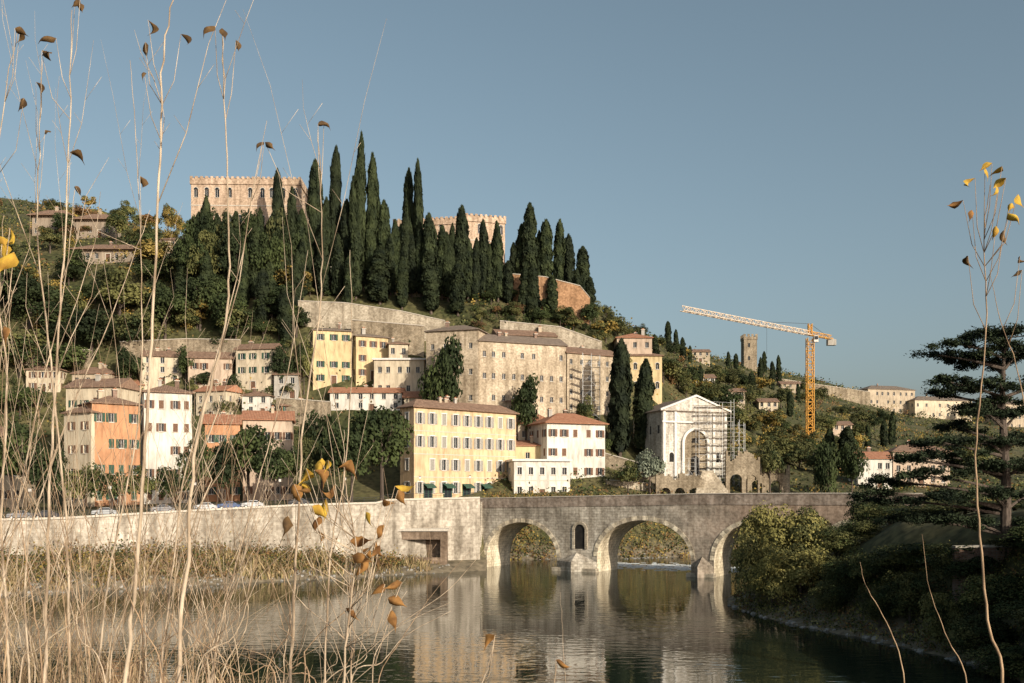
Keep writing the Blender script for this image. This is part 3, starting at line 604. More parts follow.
# ---------------------------------------------------------------- bridge
AX,AY=WX(480,203),203.; ux,uy=(WX(862,164)-AX),(164-AY); LB=math.hypot(ux,uy); ux/=LB; uy/=LB; th=math.atan2(uy,ux)
def bt(px): k=(px-CX)/F; return (k*AY-AX)/(ux-k*uy)
def bd(px): return AY+bt(px)*uy
bridge=new_obj('stone_bridge',None,None,(AX,AY,0),th); tag(bridge,'old stone and brick arch bridge with sunlit-cream arches over the river','bridge')
def topz(t): return float(np.interp(t,[0,bt(600),bt(700),bt(840),LB+30],[WZ(503,203),WZ(501,bd(600)),WZ(499,bd(700)),WZ(499,bd(840)),WZ(500,bd(840))]))
arch=[]
for (a,c,crown,spr) in [(487,557,522,556),(597,691,520,558),(714,800,523,562),(822,880,524,558)]:
    ta,tb=bt(a),bt(c); m_=(a+c)/2; dm=bd(m_); arch.append(((ta+tb)/2,(tb-ta)/2,WZ(spr,dm),WZ(crown,dm)-WZ(spr,dm)))
BW=9.0; LBX=LB+8
xs=set(np.arange(0,LBX,1.5).tolist()+[LBX])
for (c_,a,s,h) in arch:
    for i in range(25): xs.add(c_-a*math.cos(math.pi*i/24))
xs=sorted(x for x in xs if x<=LBX)
def sof(x):
    for (c_,a,s,h) in arch:
        if abs(x-c_)<a-1e-6: return s+h*math.sqrt(max(0,1-((x-c_)/a)**2))
        if abs(abs(x-c_)-a)<=1e-6: return s
    return None
mb=MB()
for xa,xb in zip(xs[:-1],xs[1:]):
    if xb-xa<1e-5: continue
    m_=sof((xa+xb)/2); ta,tb=topz(xa),topz(xb)
    if m_ is None: za=zb=-3
    else:
        za,zb=sof(xa),sof(xb); za=m_ if za is None else za; zb=m_ if zb is None else zb
        mb.face([(xa,0,za),(xa,BW,za),(xb,BW,zb),(xb,0,zb)],CREAMS)
    mb.face([(xa,0,za),(xb,0,zb),(xb,0,tb),(xa,0,ta)],STONE); mb.face([(xb,BW,zb),(xa,BW,za),(xa,BW,ta),(xb,BW,tb)],STONE)
    mb.face([(xa,0,ta),(xb,0,tb),(xb,BW,tb),(xa,BW,ta)],PAVE)
for (c_,a,s,h) in arch:
    for e in (c_-a,c_+a): mb.face([(e,0,-3),(e,BW,-3),(e,BW,s),(e,0,s)],CREAMS)
mb.face([(0,0,-3),(0,BW,-3),(0,BW,topz(0)),(0,0,topz(0))],STONE)
mb.obj('bridge_body',bridge)
for (c_,a,s,h) in arch:
  for (y0,y1) in ((-.12,0),(BW+.12,BW)):
    ar=MB(); n=28
    for i in range(n):
        t0=math.pi*i/n; t1=math.pi*(i+1)/n
        def P(t,k,y): return (c_-(a+k)*math.cos(t),y,s+(h+k)*math.sin(t))
        ar.face([P(t0,-.05,y0),P(t1,-.05,y0),P(t1,.75,y0),P(t0,.75,y0)],RUBBLEL if i%2 else CREAMS); ar.face([P(t0,.75,y0),P(t1,.75,y0),P(t1,.75,y1),P(t0,.75,y1)],RUBBLEL); ar.face([P(t0,-.05,y0),P(t1,-.05,y0),P(t1,-.05,y1),P(t0,-.05,y1)],RUBBLEL)
    ar.obj('arch_ring',bridge)
n=60
BRK=masonry('bridge_parapet_brick',(.38,.29,.225),(.42,.34,.275),(.32,.28,.24),.5,.2,(.42,1.15),.15)
for y0,y1 in ((-.1,.4),(BW-.4,BW+.1)):
    pr=MB()
    for i in range(n):
        xa,xb=LBX*i/n,LBX*(i+1)/n; za,zb=topz(xa),topz(xb)
        for y,zo in ((y0,-1.0),(y1,.003)): pr.face([(xa,y,za+zo),(xb,y,zb+zo),(xb,y,zb+1.05),(xa,y,za+1.05)],BRK)
        pr.face([(xa,y0-.1,za+1.05),(xb,y0-.1,zb+1.05),(xb,y1+.1,zb+1.05),(xa,y1+.1,za+1.05)],TRIM); pr.face([(xa,y0-.1,za+1.05),(xb,y0-.1,zb+1.05),(xb,y0-.1,zb+.9),(xa,y0-.1,za+.9)],TRIM)
        pr.face([(xa,y0,za-1.0),(xb,y0,zb-1.0),(xb,0,zb-1.0),(xa,0,za-1.0)],TRIM)
    pr.obj('parapet',bridge)
for (a,c) in ((arch[0][0]+arch[0][1],arch[1][0]-arch[1][1]),(arch[1][0]+arch[1][1],arch[2][0]-arch[2][1]),(arch[2][0]+arch[2][1],arch[3][0]-arch[3][1])):
    ct=MB(); xa=a+.1; xb=c-.1; xm=(a+c)/2; z1=1.9; z2=3.6; yy=-2.4
    ct.face([(xa,-.002,-3),(xm,yy,-3),(xm,yy,z1),(xa,-.002,z1)],STONE); ct.face([(xm,yy,-3),(xb,-.002,-3),(xb,-.002,z1),(xm,yy,z1)],STONE)
    ct.face([(xa,-.002,z1),(xm,yy,z1),(xm,-.05,z2)],STONE); ct.face([(xm,yy,z1),(xb,-.002,z1),(xm,-.05,z2)],STONE)
    ct.box(xa-.5,-1.4,-3,xb+.5,-.01,.7,RUBBLEL)
    ct.obj('cutwater',bridge)
nm=MB(); xm=bt(580); zc=WZ(530,bd(580)); disc(nm,xm,zc,1.1,-.03,DARK,legs=3.6); nm.obj('flood_opening_shade',bridge)  # flat dark panel paints the shade of the hole; the pier stays solid
nm=MB(); ringarch(nm,xm,zc,1.1,1.6,-.22,0,RUBBLEL,legs=3.6); nm.obj('flood_opening_surround',bridge)
ab=MB(); root=new_obj('bridge_abutment',None,None,(AX,AY,0),th); tag(root,'dark sloping stone abutment at the bridge end','abutment')
zt=WZ(502,203); ab.face([(-9,-5,-1),(.6,-1.6,-1),(.6,-.4,zt),(-.6,-.5,zt)],STONE); ab.face([(-9,-5,-1),(-.6,-.5,zt),(-.6,6,zt),(-9,6,-1)],STONE); ab.face([(.6,-1.6,-1),(.6,6,-1),(.6,6,zt),(.6,-.4,zt)],STONE); ab.face([(-.6,-.5,zt),(.6,-.4,zt),(.6,6,zt),(-.6,6,zt)],TRIM)
ab.obj('buttress',root)
# ---------------------------------------------------------------- crane
CRY=mat_noise('crane_orange_paint',(.55,.28,.06),(.68,.36,.08),2,rough=.5); CRW=mat_noise('crane_jib_paint',(.66,.52,.38),(.74,.6,.46),2,rough=.5)
dc=350; xc=WX(810,dc); gzc=ground(810,dc)-1; zc=WZ(338,dc); root=new_obj('tower_crane',None,None,(xc,dc,gzc)); tag(root,'orange tower crane with long pale lattice jib','crane')
def lattice(a,b,s,mat,step,rm=.09,tri=False):
    mb=MB(); a=Vector(a); b=Vector(b); t=(b-a); Ln=t.length; t.normalize(); side=t.cross(Vector((0,0,1)))
    if side.length<.1: side=Vector((1,0,0))
    side.normalize(); up=side.cross(t).normalized()
    cs=[side*s/2,-side*s/2,up*s] if tri else [side*s/2+up*s/2,-side*s/2+up*s/2,-side*s/2-up*s/2,side*s/2-up*s/2]
    for c in cs: mb.tube([a+c,b+c],rm,mat,4)
    n=int(Ln/step)
    for i in range(n):
        p=a+t*(Ln*i/n); q=a+t*(Ln*(i+1)/n)
        for j in range(len(cs)):
            c0=cs[j]; c1=cs[(j+1)%len(cs)]
            mb.tube([p+c0,q+c1] if i%2 else [p+c1,q+c0],rm*.6,mat,4); mb.tube([p+c0,p+c1],rm*.6,mat,4)
    return mb
lattice((0,0,0),(0,0,zc-gzc),2.2,CRY,2.2,.17).obj('mast',root)
tipd=(zc-CH)/(HOR-314)*F; tip=(WX(682,tipd)-xc,tipd-dc,zc-gzc+1); dirv=Vector(tip)-Vector((0,0,zc-gzc+1)); dirv.normalize()
lattice((0,0,zc-gzc+1),tip,1.5,CRW,2.0,.13,True).obj('jib',root)
cj=Vector((0,0,zc-gzc+1))-dirv*14
lattice((0,0,zc-gzc+1),cj,1.4,CRY,2.0,.14,True).obj('counter_jib',root)
lattice((0,0,zc-gzc+1),(0,0,zc-gzc+5),1.2,CRY,1.3,.15).obj('tower_head',root)
mb=MB(); mb.box(cj.x-1.6,cj.y-1.0,cj.z-2.2,cj.x+1.4,cj.y+1.0,cj.z-.1,GRY); mb.obj('counterweight',root)
mb=MB(); mb.box(.9,-1.9,zc-gzc-1.6,2.4,-.4,zc-gzc+.6,TRIMW); mb.box(1.0,-1.95,zc-gzc-.8,2.3,-1.905,zc-gzc+.4,GLASS); mb.obj('operator_cab',root)
mb=MB(); top=Vector((0,0,zc-gzc+5)); mb.tube([top,Vector((0,0,zc-gzc+2.3))+dirv*30],.06,IRON,4); mb.tube([top,cj],.06,IRON,4); hk=Vector((0,0,zc-gzc+1))+dirv*26; mb.tube([hk,hk-Vector((0,0,9))],.04,IRON,4); mb.obj('cables',root)
# ---------------------------------------------------------------- trees
def cyp_mesh(seed,n=3200):
    global rng
    rng=np.random.default_rng(seed)
    t=rng.random(n)**.85; z=t*10
    tp=[0,.05,.15,.45,.7,.86,.95,1]
    sh=[[.5,.85,.97,1.,.90,.64,.34,.05],[.6,.97,1.,.95,.84,.60,.34,.08],[.4,.72,.9,1.,.96,.76,.45,.08]][seed%3]
    prof=np.interp(t,tp,sh)
    a=rng.random(n)*2*np.pi
    lump=np.array([noise.noise(Vector((math.cos(x)*1.5,math.sin(x)*1.5,y*.9+seed*7))) for x,y in zip(a,z)])
    r=prof*(1+.5*lump)*(.82+.22*rng.random(n))
    bx=.25*np.sin(z*.35+seed)
    P=np.stack([r*np.cos(a)+bx*.5,r*np.sin(a),z+.3],axis=1)
    Nn=np.stack([np.cos(a),np.sin(a),.25+0*a],axis=1)+rng.normal(size=(n,3))*.45
    Nn=norm(Nn); up=np.array([0,0,1.])+rng.normal(size=(n,3))*.2; b=norm(np.cross(up,Nn)); tt=norm(np.cross(Nn,b))
    s=(.12+.13*rng.random(n)).reshape(-1,1)
    V=np.stack([P+tt*s*2.0,P+b*s*.85,P-tt*s*1.2,P-b*s*.85],axis=1).reshape(-1,3)
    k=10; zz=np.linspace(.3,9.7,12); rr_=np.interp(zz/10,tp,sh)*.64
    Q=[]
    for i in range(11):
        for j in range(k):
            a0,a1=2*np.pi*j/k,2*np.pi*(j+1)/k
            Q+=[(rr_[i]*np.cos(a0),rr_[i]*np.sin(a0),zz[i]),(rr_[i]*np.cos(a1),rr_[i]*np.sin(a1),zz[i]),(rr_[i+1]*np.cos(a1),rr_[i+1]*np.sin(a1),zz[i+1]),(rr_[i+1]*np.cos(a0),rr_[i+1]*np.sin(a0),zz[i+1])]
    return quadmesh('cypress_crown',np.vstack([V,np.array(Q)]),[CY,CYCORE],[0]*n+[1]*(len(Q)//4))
CYM=[cyp_mesh(i+1) for i in range(8)]
tk=MB(); tk.tube([(0,0,-.3),(0,0,.5),(0,0,1.)],[.22,.17,.1],BARK,7); TKC=tk.mesh('trunk')
def cypress(px,top,base,w,label='tall dark cypress on the castle hill',d=None,group='cypresses on the hillside'):
    d=d or dfor(px,base)
    if 188<px<302 and top<262: d=min(d,303)
    elif 302<=px<510 and d>307: d=random.uniform(304,316) if top<200 else 305
    gz=ground(px,d); gz=min(gz,WZ(base,d)+1); h=WZ(top,d)-gz; r=w*random.uniform(.80,.98)*d/F/2
    o=new_obj('cypress_tree',None,None,(WX(px,d),d,gz)); tag(o,label,'cypress tree',group)
    o.rotation_euler=(random.uniform(-.02,.02),random.uniform(-.02,.02),random.uniform(0,6.28))
    c=new_obj('crown',random.choice(CYM),o,(0,0,h*.02)); c.scale=(r,r,h*.096)
    t=new_obj('trunk',TKC,o); t.scale=(r,r,h*.12)
for c in [(205,198,262,14),(218,216,262,14),(238,214,268,14),(277,172,262,13),(268,222,285,14),(291,190,285,14),(301,212,280,14),(316,163,290,15),(325,200,285,12),(333,150,268,12),(347,202,290,16),(359,138,262,13),(371,157,268,13),(384,203,280,14),(380,248,305,22),(395,222,272,11),(408,172,268,12),(419,164,262,11),(405,216,276,14),(428,216,300,14),(431,254,314,18),(442,228,276,12),(458,262,316,16),(460,208,272,15),(476,240,282,12),(484,222,282,12),(498,224,280,12),(520,226,290,12),(529,206,295,16),(533,266,318,16),(546,222,298,13),(558,222,300,13),(570,236,302,13),(583,248,302,15),(286,290,350,13),(365,222,290,12),(354,180,268,10),(310,230,292,12),(508,262,290,10),(514,244,288,10),
          (620,343,458,24),(644,362,458,22),(182,258,300,14),(190,222,262,11),(270,262,312,13),(255,226,300,13),(552,276,316,12),
          (322,222,296,14),(338,236,298,13),(356,228,300,14),(371,214,288,12),(391,236,296,13),(412,232,292,13),(421,226,288,12),(436,240,298,12),(448,234,300,12),(468,240,290,12),(490,246,290,11),(303,240,298,12),(284,226,294,13),(576,270,312,10),(524,266,314,11),(229,226,296,12),(243,240,310,12),(262,270,330,13),(206,252,312,13),(296,252,318,12),(348,258,312,12),(402,258,310,12),(590,278,316,10),(197,214,262,11),(212,220,270,12),(249,212,268,12),(261,210,268,11),(285,212,272,11),(452,226,272,11),(434,228,272,10),(494,238,278,10),(226,214,264,10),(539,232,296,9),(564,240,300,10),(402,226,276,11),(272,214,264,9)]:
    cypress(*c)
for c in [(668,322,350,7),(683,338,362,6),(752,372,402,8),(760,358,385,6),(772,362,392,7),(779,356,384,5),(798,384,402,5),(829,430,470,13),(846,428,474,18),(700,366,392,7),(736,354,372,5),(728,352,370,5),(812,400,440,8),(892,412,446,8),(884,420,448,7),(868,425,452,7),(655,335,358,8),(790,392,418,7),(714,384,408,8),(676,330,354,5),(690,346,364,5),(764,352,374,5)]:
    cypress(c[0],c[1],c[2],c[3],'small dark cypress on the distant slope',group='cypresses on the far slope')
def crown_mesh(seed,mats,n=2600,ncl=26,ls=.085,flat=.8,fill=.25):
    global rng
    rng=np.random.default_rng(seed)
    C=rng.normal(size=(ncl,3)); C=norm(C)*(.25+.5*rng.random((ncl,1))); C[:,2]=C[:,2]*flat
    cr=.2+.22*rng.random(ncl)
    k=rng.integers(0,ncl,n); D=norm(rng.normal(size=(n,3))); D[:,2]=np.where(D[:,2]<-.3,-D[:,2],D[:,2])
    rad=cr[k]*(.75+.4*rng.random(n))
    P=C[k]+D*rad.reshape(-1,1)
    Nn=D+rng.normal(size=(n,3))*.5
    V=leafV(P,Nn,ls*(.7+.8*rng.random(n)),.75)
    mi=np.array([0 if len(mats)==1 else int(rng.random()<.3) for _ in range(ncl)])[k] if len(mats)>1 else np.zeros(n)
    return quadmesh('crown',V,mats,mi)
CR={'dark':[crown_mesh(11+i,[GD],n=3200,ls=.075) for i in range(3)],'olive':[crown_mesh(21+i,[GO,GD],n=3200,ls=.075) for i in range(3)],'yellow':[crown_mesh(31+i,[GY,GO]) for i in range(2)],'brown':[crown_mesh(41+i,[GB,GO]) for i in range(2)],'silver':[crown_mesh(51,[GS])]}
def trunk_mesh(seed):
    r_=random.Random(seed); mb=MB(); mb.tube([(0,0,-.25),(.01,0,.2),(-.02,.02,.45),(.0,.0,.75)],[.06,.045,.035,.015],BARK,7)
    for i in range(6):
        a=r_.uniform(0,6.28); z=r_.uniform(.28,.5); l=r_.uniform(.25,.45)
        mb.tube([(0,0,z),(math.cos(a)*l*.5,math.sin(a)*l*.5,z+l*.35),(math.cos(a)*l,math.sin(a)*l,z+l*.8)],[.025,.016,.006],BARK,5)
    return mb.mesh('trunk')
TKB=[trunk_mesh(i) for i in range(3)]
WORD={'dark':'dark evergreen','olive':'olive-green','yellow':'yellowing autumn','brown':'brown autumn','silver':'silvery olive'}
def tree(px,top,base,w,kind='dark',d=None,label=None,group=None,gz=None,low=.12):
    d=d or dfor(px,base); gz=ground(px,d) if gz is None else gz; h=max(WZ(top,d)-gz,1.5); r=w*d/F/2
    o=new_obj('broadleaf_tree',None,None,(WX(px,d),d,gz),random.uniform(0,6.28)); tag(o,label or f'{WORD[kind]} tree with a rounded uneven crown',('tree'),group or 'broadleaf trees on the slopes')
    ch=h*(1-low)/2
    c=new_obj('crown',random.choice(CR[kind]),o,(0,0,h-ch*.92)); c.scale=(r*1.12,r*1.12,ch*1.15)
    t=new_obj('trunk',random.choice(TKB),o); t.scale=(min(r,h*.5)*1.2,min(r,h*.5)*1.2,h)
for t in [(248,424,500,66,'dark',210),(222,440,500,48,'dark',206),(322,408,495,42,'dark',222),(382,402,498,72,'dark',214),(352,425,500,50,'dark',208),(300,436,500,38,'olive',214),(12,420,500,60,'dark',190),(444,335,392,48,'dark',260),(526,374,420,36,'dark',262),(650,448,488,34,'silver',250),(628,460,490,28,'olive',248),(598,434,480,26,'dark',262),(584,398,425,24,'olive',268),(828,436,488,30,'dark',250),(852,440,488,26,'dark',255),(770,440,480,26,'olive',258),(50,444,500,46,'dark',188),(84,462,505,42,'olive',192),(112,470,505,38,'dark',192),(142,466,505,34,'olive',195),(172,466,503,40,'dark',196),(196,440,503,34,'dark',200),(275,444,503,44,'dark',206),(60,300,345,60,'dark',None),(120,270,330,60,'olive',None),(165,280,340,50,'dark',None),(92,310,360,60,'dark',None),(140,310,360,50,'olive',None),(200,275,330,46,'dark',None),(230,290,345,44,'dark',None),(175,250,290,36,'olive',None),(30,270,330,60,'dark',None),(-10,250,330,70,'dark',None),(20,330,380,60,'olive',None),(60,340,385,50,'dark',None),(128,346,395,34,'dark',None),(186,348,385,26,'dark',None),(284,345,395,28,'dark',None),(304,340,395,20,'olive',None),(234,374,400,18,'dark',None),(172,392,420,26,'olive',None),(20,385,420,44,'dark',None),(64,212,240,24,'dark',None),(116,212,244,26,'olive',None),(50,228,252,26,'olive',None),(146,232,262,28,'dark',None),
          (512,302,322,24,'olive',None),(540,308,328,24,'dark',None),(566,306,328,24,'olive',None),(590,304,328,22,'dark',None),
          (196,214,262,26,'dark',303),(212,210,262,26,'dark',302),(228,213,262,28,'olive',303),(244,209,262,26,'dark',302),(260,212,264,28,'dark',303),(276,210,264,26,'olive',303),(292,214,266,26,'dark',302),(204,230,270,34,'olive',298),(236,232,272,36,'dark',298),(268,232,272,34,'dark',298),(186,236,262,28,'dark',300)]:
    tree(t[0],t[1],t[2],t[3],t[4],d=t[5],gz=(qz(min(t[0],480)) if t[5] and t[5]<225 else None))
def scatter(n,x0,x1,rowfun,kinds,hs,grp):
    for _ in range(n):
        px=rr.uniform(x0,x1); lo,hi=rowfun(px); row=rr.uniform(lo,hi); d=dfor(px,row); h=rr.uniform(*hs); hp=h/d*F
        tree(px,row-hp,row,hp*rr.uniform(.8,1.4),rr.choice(kinds),d=d,group=grp,low=.05)
scatter(30,-30,185,lambda p:(208,258),['yellow','olive','olive','yellow','brown'],(4,8),'hilltop trees')
scatter(42,-40,310,lambda p:(268,350),['dark','olive','dark','dark','yellow'],(6,11),'trees on the wooded slope')
scatter(16,-40,310,lambda p:(350,420),['dark','dark','olive'],(3,6),'trees between the hillside houses')
scatter(36,296,600,lambda p:(284,298) if p<470 else (300,335),['olive','dark','olive','brown','dark','dark'],(3,5),'shrubs below the castle walls')
scatter(16,585,655,lambda p:(318,352) if p<620 else (340,385),['olive','yellow','olive'],(4,7),'shrubs on the hill shoulder')
scatter(56,655,830,lambda p:(np.interp(p,[655,720,830],[350,372,400]),np.interp(p,[655,720,830],[450,470,482])),['olive','dark','yellow','olive','yellow','olive'],(5,9),'trees on the far slope')
scatter(16,820,1000,lambda p:(412,482),['olive','dark','olive','yellow'],(6,10),'trees on the far slope')
scatter(10,740,800,lambda p:(445,484),['yellow','olive','brown','olive'],(4,7),'autumn trees near the church')
rng=np.random.default_rng(99)
Ps=[];Ss=[];Ms=[]
def woodclump(px,row,ch=(0,1,1,2,0,3,1),lim=(1.6,3.2)):
    d=dfor(px,row); z=ground(px,d); x=WX(px,d); R=rng.uniform(*lim); mi=rng.choice(ch); k=9
    C=rng.normal(size=(k,3))*np.array([R*.45,R*.45,R*.35])+np.array([x,d,z+R*.8]); j=rng.integers(0,k,130); D=norm(rng.normal(size=(130,3)))
    Ps.append(C[j]+D*R*.42); Ss.append(np.full(130,.42)); Ms.append(np.full(130,mi))
for _ in range(130): woodclump(rng.uniform(-40,300),rng.uniform(225,350),(0,0,1,0,2,1))
for _ in range(50): woodclump(rng.uniform(-40,320),rng.uniform(350,425),(0,0,1,0),(1.2,2.))
for _ in range(130):
    px=rng.uniform(655,1000); woodclump(px,rng.uniform(np.interp(px,[655,720,830,1000],[350,372,405,415]),478),(0,1,1,2,0,3,2))
for _ in range(40): woodclump(rng.uniform(300,470),rng.uniform(278,298),(0,1,0),(1.,1.8))
for _ in range(30): woodclump(rng.uniform(470,600),rng.uniform(304,335),(0,1,0),(1.2,2.2))
P=np.vstack(Ps); me=quadmesh('woodland',leafV(P,rng.normal(size=P.shape)+np.array([0,-.3,.6]),np.concatenate(Ss),.8),[GD,GO,GY,GB],np.concatenate(Ms))
tag(new_obj('woodland',me),'mixed autumn woodland filling the slopes between the trees',kind='stuff')
Ps=[];Ss=[];Ms=[]
for _ in range(7000):
    px=rng.uniform(-120,1100); d=246+ (rng.random()**1.6)*520; 
    if px<486 and d<252: continue
    z=ground(px,d); x=WX(px,d); 
    if z<3: continue
    n=12; s=.8+.9*rng.random()+d/700
    P=np.array([x,d,z+.2])+rng.normal(size=(n,3))*np.array([s,s,s*.55]); Ps.append(P); Ss.append(np.full(n,.35+d/900.)); Ms.append(np.full(n,rng.choice([0,1,1,2,3,1,0,0,0],1)[0]))
P=np.vstack(Ps); me=quadmesh('scrub',leafV(P,rng.normal(size=P.shape)+np.array([0,-.5,.8]),np.concatenate(Ss),.8),[GD,GO,GY,GB],np.concatenate(Ms))
tag(new_obj('hillside_scrub',me),'low green and brown scrub covering the hillside',kind='stuff')
def scrubstuff(name,label,n,posf,mats,wts,size=.4,s=.9,hs=.8):
    Ps=[];Ms=[]
    for _ in range(n):
        p=posf()
        if p is None: continue
        k=16; ss=s*rng.uniform(.6,1.3); Ps.append(np.array([p[0],p[1],p[2]+.4*ss])+rng.normal(size=(k,3))*np.array([ss,ss,ss*hs])); Ms.append(np.full(k,rng.choice(wts)))
    P=np.vstack(Ps); me=quadmesh(name,leafV(P,rng.normal(size=P.shape)+np.array([0,-.4,.6]),size*(.6+.8*rng.random(len(P))),.7),mats,np.concatenate(Ms))
    tag(new_obj(name,me),label,kind='stuff')
def f1():
    px=rng.uniform(486,860); d=shb(px)+rng.uniform(-1,15); return WX(px,d),d,ground(px,d)
scrubstuff('bank_scrub','autumn bushes covering the river bank beyond the bridge',1500,f1,[GD,GO,GY,GB],[0,1,2,2,3,1,3])
def f2():
    px=rng.uniform(-120,300) if rng.random()<.8 else rng.uniform(300,400); s=shl(px); w_=wl(px); d=rng.uniform(s+1.5,w_+.5)
    if noise.noise(Vector((px*.025,d*.05,2)))<-.1: return None
    return WX(px,d),d,ground(px,d)
scrubstuff('embankment_scrub','brown and olive scrub growing along the foot of the embankment',2400,f2,[GO,GB,GY,GD],[0,1,1,2,3,1,0],.32,.85,1.05)
DRY=mat_noise('dry_reed',(.22,.155,.08),(.44,.33,.18),.5,lo=.4,hi=.6); DRYG=mat_noise('green_reed',(.15,.13,.05),(.27,.22,.10),.5)
NG=mat_noise('near_dry_grass',(.26,.18,.10),(.52,.39,.23),1.5); NG2=mat_noise('near_brown_grass',(.14,.09,.055),(.32,.21,.12),1.5)
def blades(n,fpos,hr,wr,lean,mats):
    V=[];M=[]
    for _ in range(n):
        q=fpos()
        if q is None: continue
        x,y,z,k=q; h=rng.uniform(*hr)*k; w_=rng.uniform(*wr); a=rng.uniform(0,6.28); lx,ly=rng.normal()*lean*h,rng.normal()*lean*h; cx,cy=math.cos(a)*w_/2,math.sin(a)*w_/2
        p0=(x,y,z-.1); p1=(x+lx*.3,y+ly*.3,z+h*.55); p2=(x+lx,y+ly,z+h)
        V+=[(p0[0]-cx,p0[1]-cy,p0[2]),(p0[0]+cx,p0[1]+cy,p0[2]),(p1[0]+cx,p1[1]+cy,p1[2]),(p1[0]-cx,p1[1]-cy,p1[2])]
        V+=[(p1[0]-cx,p1[1]-cy,p1[2]),(p1[0]+cx,p1[1]+cy,p1[2]),(p2[0]+cx*.2,p2[1]+cy*.2,p2[2]),(p2[0]-cx*.2,p2[1]-cy*.2,p2[2])]
        mm=int(rng.random()<.35); M+=[mm,mm]
    return quadmesh('reeds',np.array(V),mats,M)
def fp():
    px=rng.uniform(-80,440); s=shl(px); d=s+rng.uniform(.3,9); v=noise.noise(Vector((px*.04,d*.12,0)))
    if v<-.12: return None
    return WX(px,d),d,max(ground(px,d),-.1),.55+max(v,0)*1.8
tag(new_obj('bank_reeds',blades(7500,fp,(.6,1.9),(.10,.25),.3,[DRY,DRYG])),'patchy dry grass and reeds on the bank below the embankment',kind='stuff')
STN=mat_noise('bank_boulders',(.2,.19,.17),(.38,.36,.33),2)
mb=MB()
for _ in range(480):
    if rr.random()<.55: px=rr.uniform(-60,450); d=shl(px)+rr.uniform(-.8,3.2)
    elif rr.random()<.7: px=rr.uniform(486,740); d=shb(px)+rr.uniform(-4,1)
    else: px=rr.uniform(728,1000); d=np.interp(px,[722,740,760,800,900,1000],[134,127,120,111,96,82])+rr.uniform(-.6,1)
    x,z,s=WX(px,d),max(ground(px,d),-.1),rr.uniform(.12,.45)
    vs=[(x+rr.uniform(.6,1)*s*math.cos(a)*q,d+rr.uniform(.6,1)*s*math.sin(a)*q,z+zz*s*.6) for zz,q in ((-.5,1),(.5,.9)) for a in (0,1.05,2.1,3.14,4.2,5.2)]; vs.append((x,d,z+s*.6))
    b0=len(mb.v); mb.v+=vs; k=mb.mi(STN)
    for j in range(6):
        j2=(j+1)%6; mb.f.append((b0+j,b0+j2,b0+6+j2,b0+6+j)); mb.m.append(k); mb.f.append((b0+6+j,b0+6+j2,b0+12)); mb.m.append(k)
tag(mb.obj('shore_stones'),'grey boulders scattered at the water edge',kind='stuff')
# ------- right bank vegetation
BCR={'w':[crown_mesh(61+i,[GW,GO],n=9000,ncl=40,ls=.045,flat=.9) for i in range(2)],'o':[crown_mesh(91+i,[GO,GD],n=9000,ncl=40,ls=.045,flat=.9) for i in range(2)],'d':[crown_mesh(71+i,[GD,GO],n=9000,ncl=40,ls=.045,flat=.9) for i in range(3)],'y':[crown_mesh(81,[GY,GW],n=6000,ncl=30,ls=.045)]}
def bush(px,top,w,d,kind,label):
    gz=ground(px,d); h=max(WZ(top,d)-gz,1.2); r=w*d/F/2
    o=new_obj('riverside_bush',None,None,(WX(px,d),d,gz),random.uniform(0,6.28)); tag(o,label,'bush','bushes on the river bank')
    c=new_obj('foliage',random.choice(BCR[kind]),o,(0,0,h*.46)); c.scale=(r*1.15,r*1.15,h*.62)
    t=new_obj('stem',random.choice(TKB),o); t.scale=(r,r,h*.9)
LW='tall willow bush with pale olive leaves at the water edge'; LD='dense dark green bush on the shaded bank'; LY='bush with yellowing leaves on the bank'; LO='olive green bush on the river bank'
for b_ in [(762,508,60,131,'w',LW),(788,501,80,130,'w',LW),(806,510,60,134,'w',LW),(758,532,52,126,'w',LW),(800,540,70,122,'w',LW),(772,556,46,122,'w',LW),(838,528,50,126,'o',LO),(862,520,50,128,'o',LO),(850,552,56,114,'o',LO),(878,548,60,110,'d',LD),(905,545,64,108,'o',LO),(935,540,70,105,'d',LD),(910,572,60,100,'o',LO),(965,545,80,98,'d',LD),(1000,568,80,90,'d',LD),(945,592,60,92,'o',LO),(1030,540,90,92,'d',LD),(985,612,70,86,'d',LD),(880,585,50,103,'o',LO),(1040,596,80,82,'d',LD),(832,578,44,112,'o',LO),(1060,604,90,78,'d',LD),(890,500,60,134,'d',LD),(868,492,44,142,'d',LD),(925,505,70,124,'d',LD),(965,500,80,118,'d',LD),(1015,500,80,112,'d',LD),(1050,520,90,88,'d',LD),(1010,640,80,80,'d',LD)]:
    bush(*b_)
def f3():
    px=rng.uniform(735,1060); d0=np.interp(px,[722,740,760,800,900,1000,1100],[134,127,120,111,96,82,62]); d=d0+rng.uniform(1.0,16); return WX(px,d),d,ground(px,d)
scrubstuff('bank_undergrowth','low undergrowth and dry grass on the near river bank',1300,f3,[GO,GD,GW,GB],[0,0,1,2,3],.22,.5,.5)
CED=mat_noise('cedar_needles',(.010,.017,.009),(.044,.062,.027),.4)
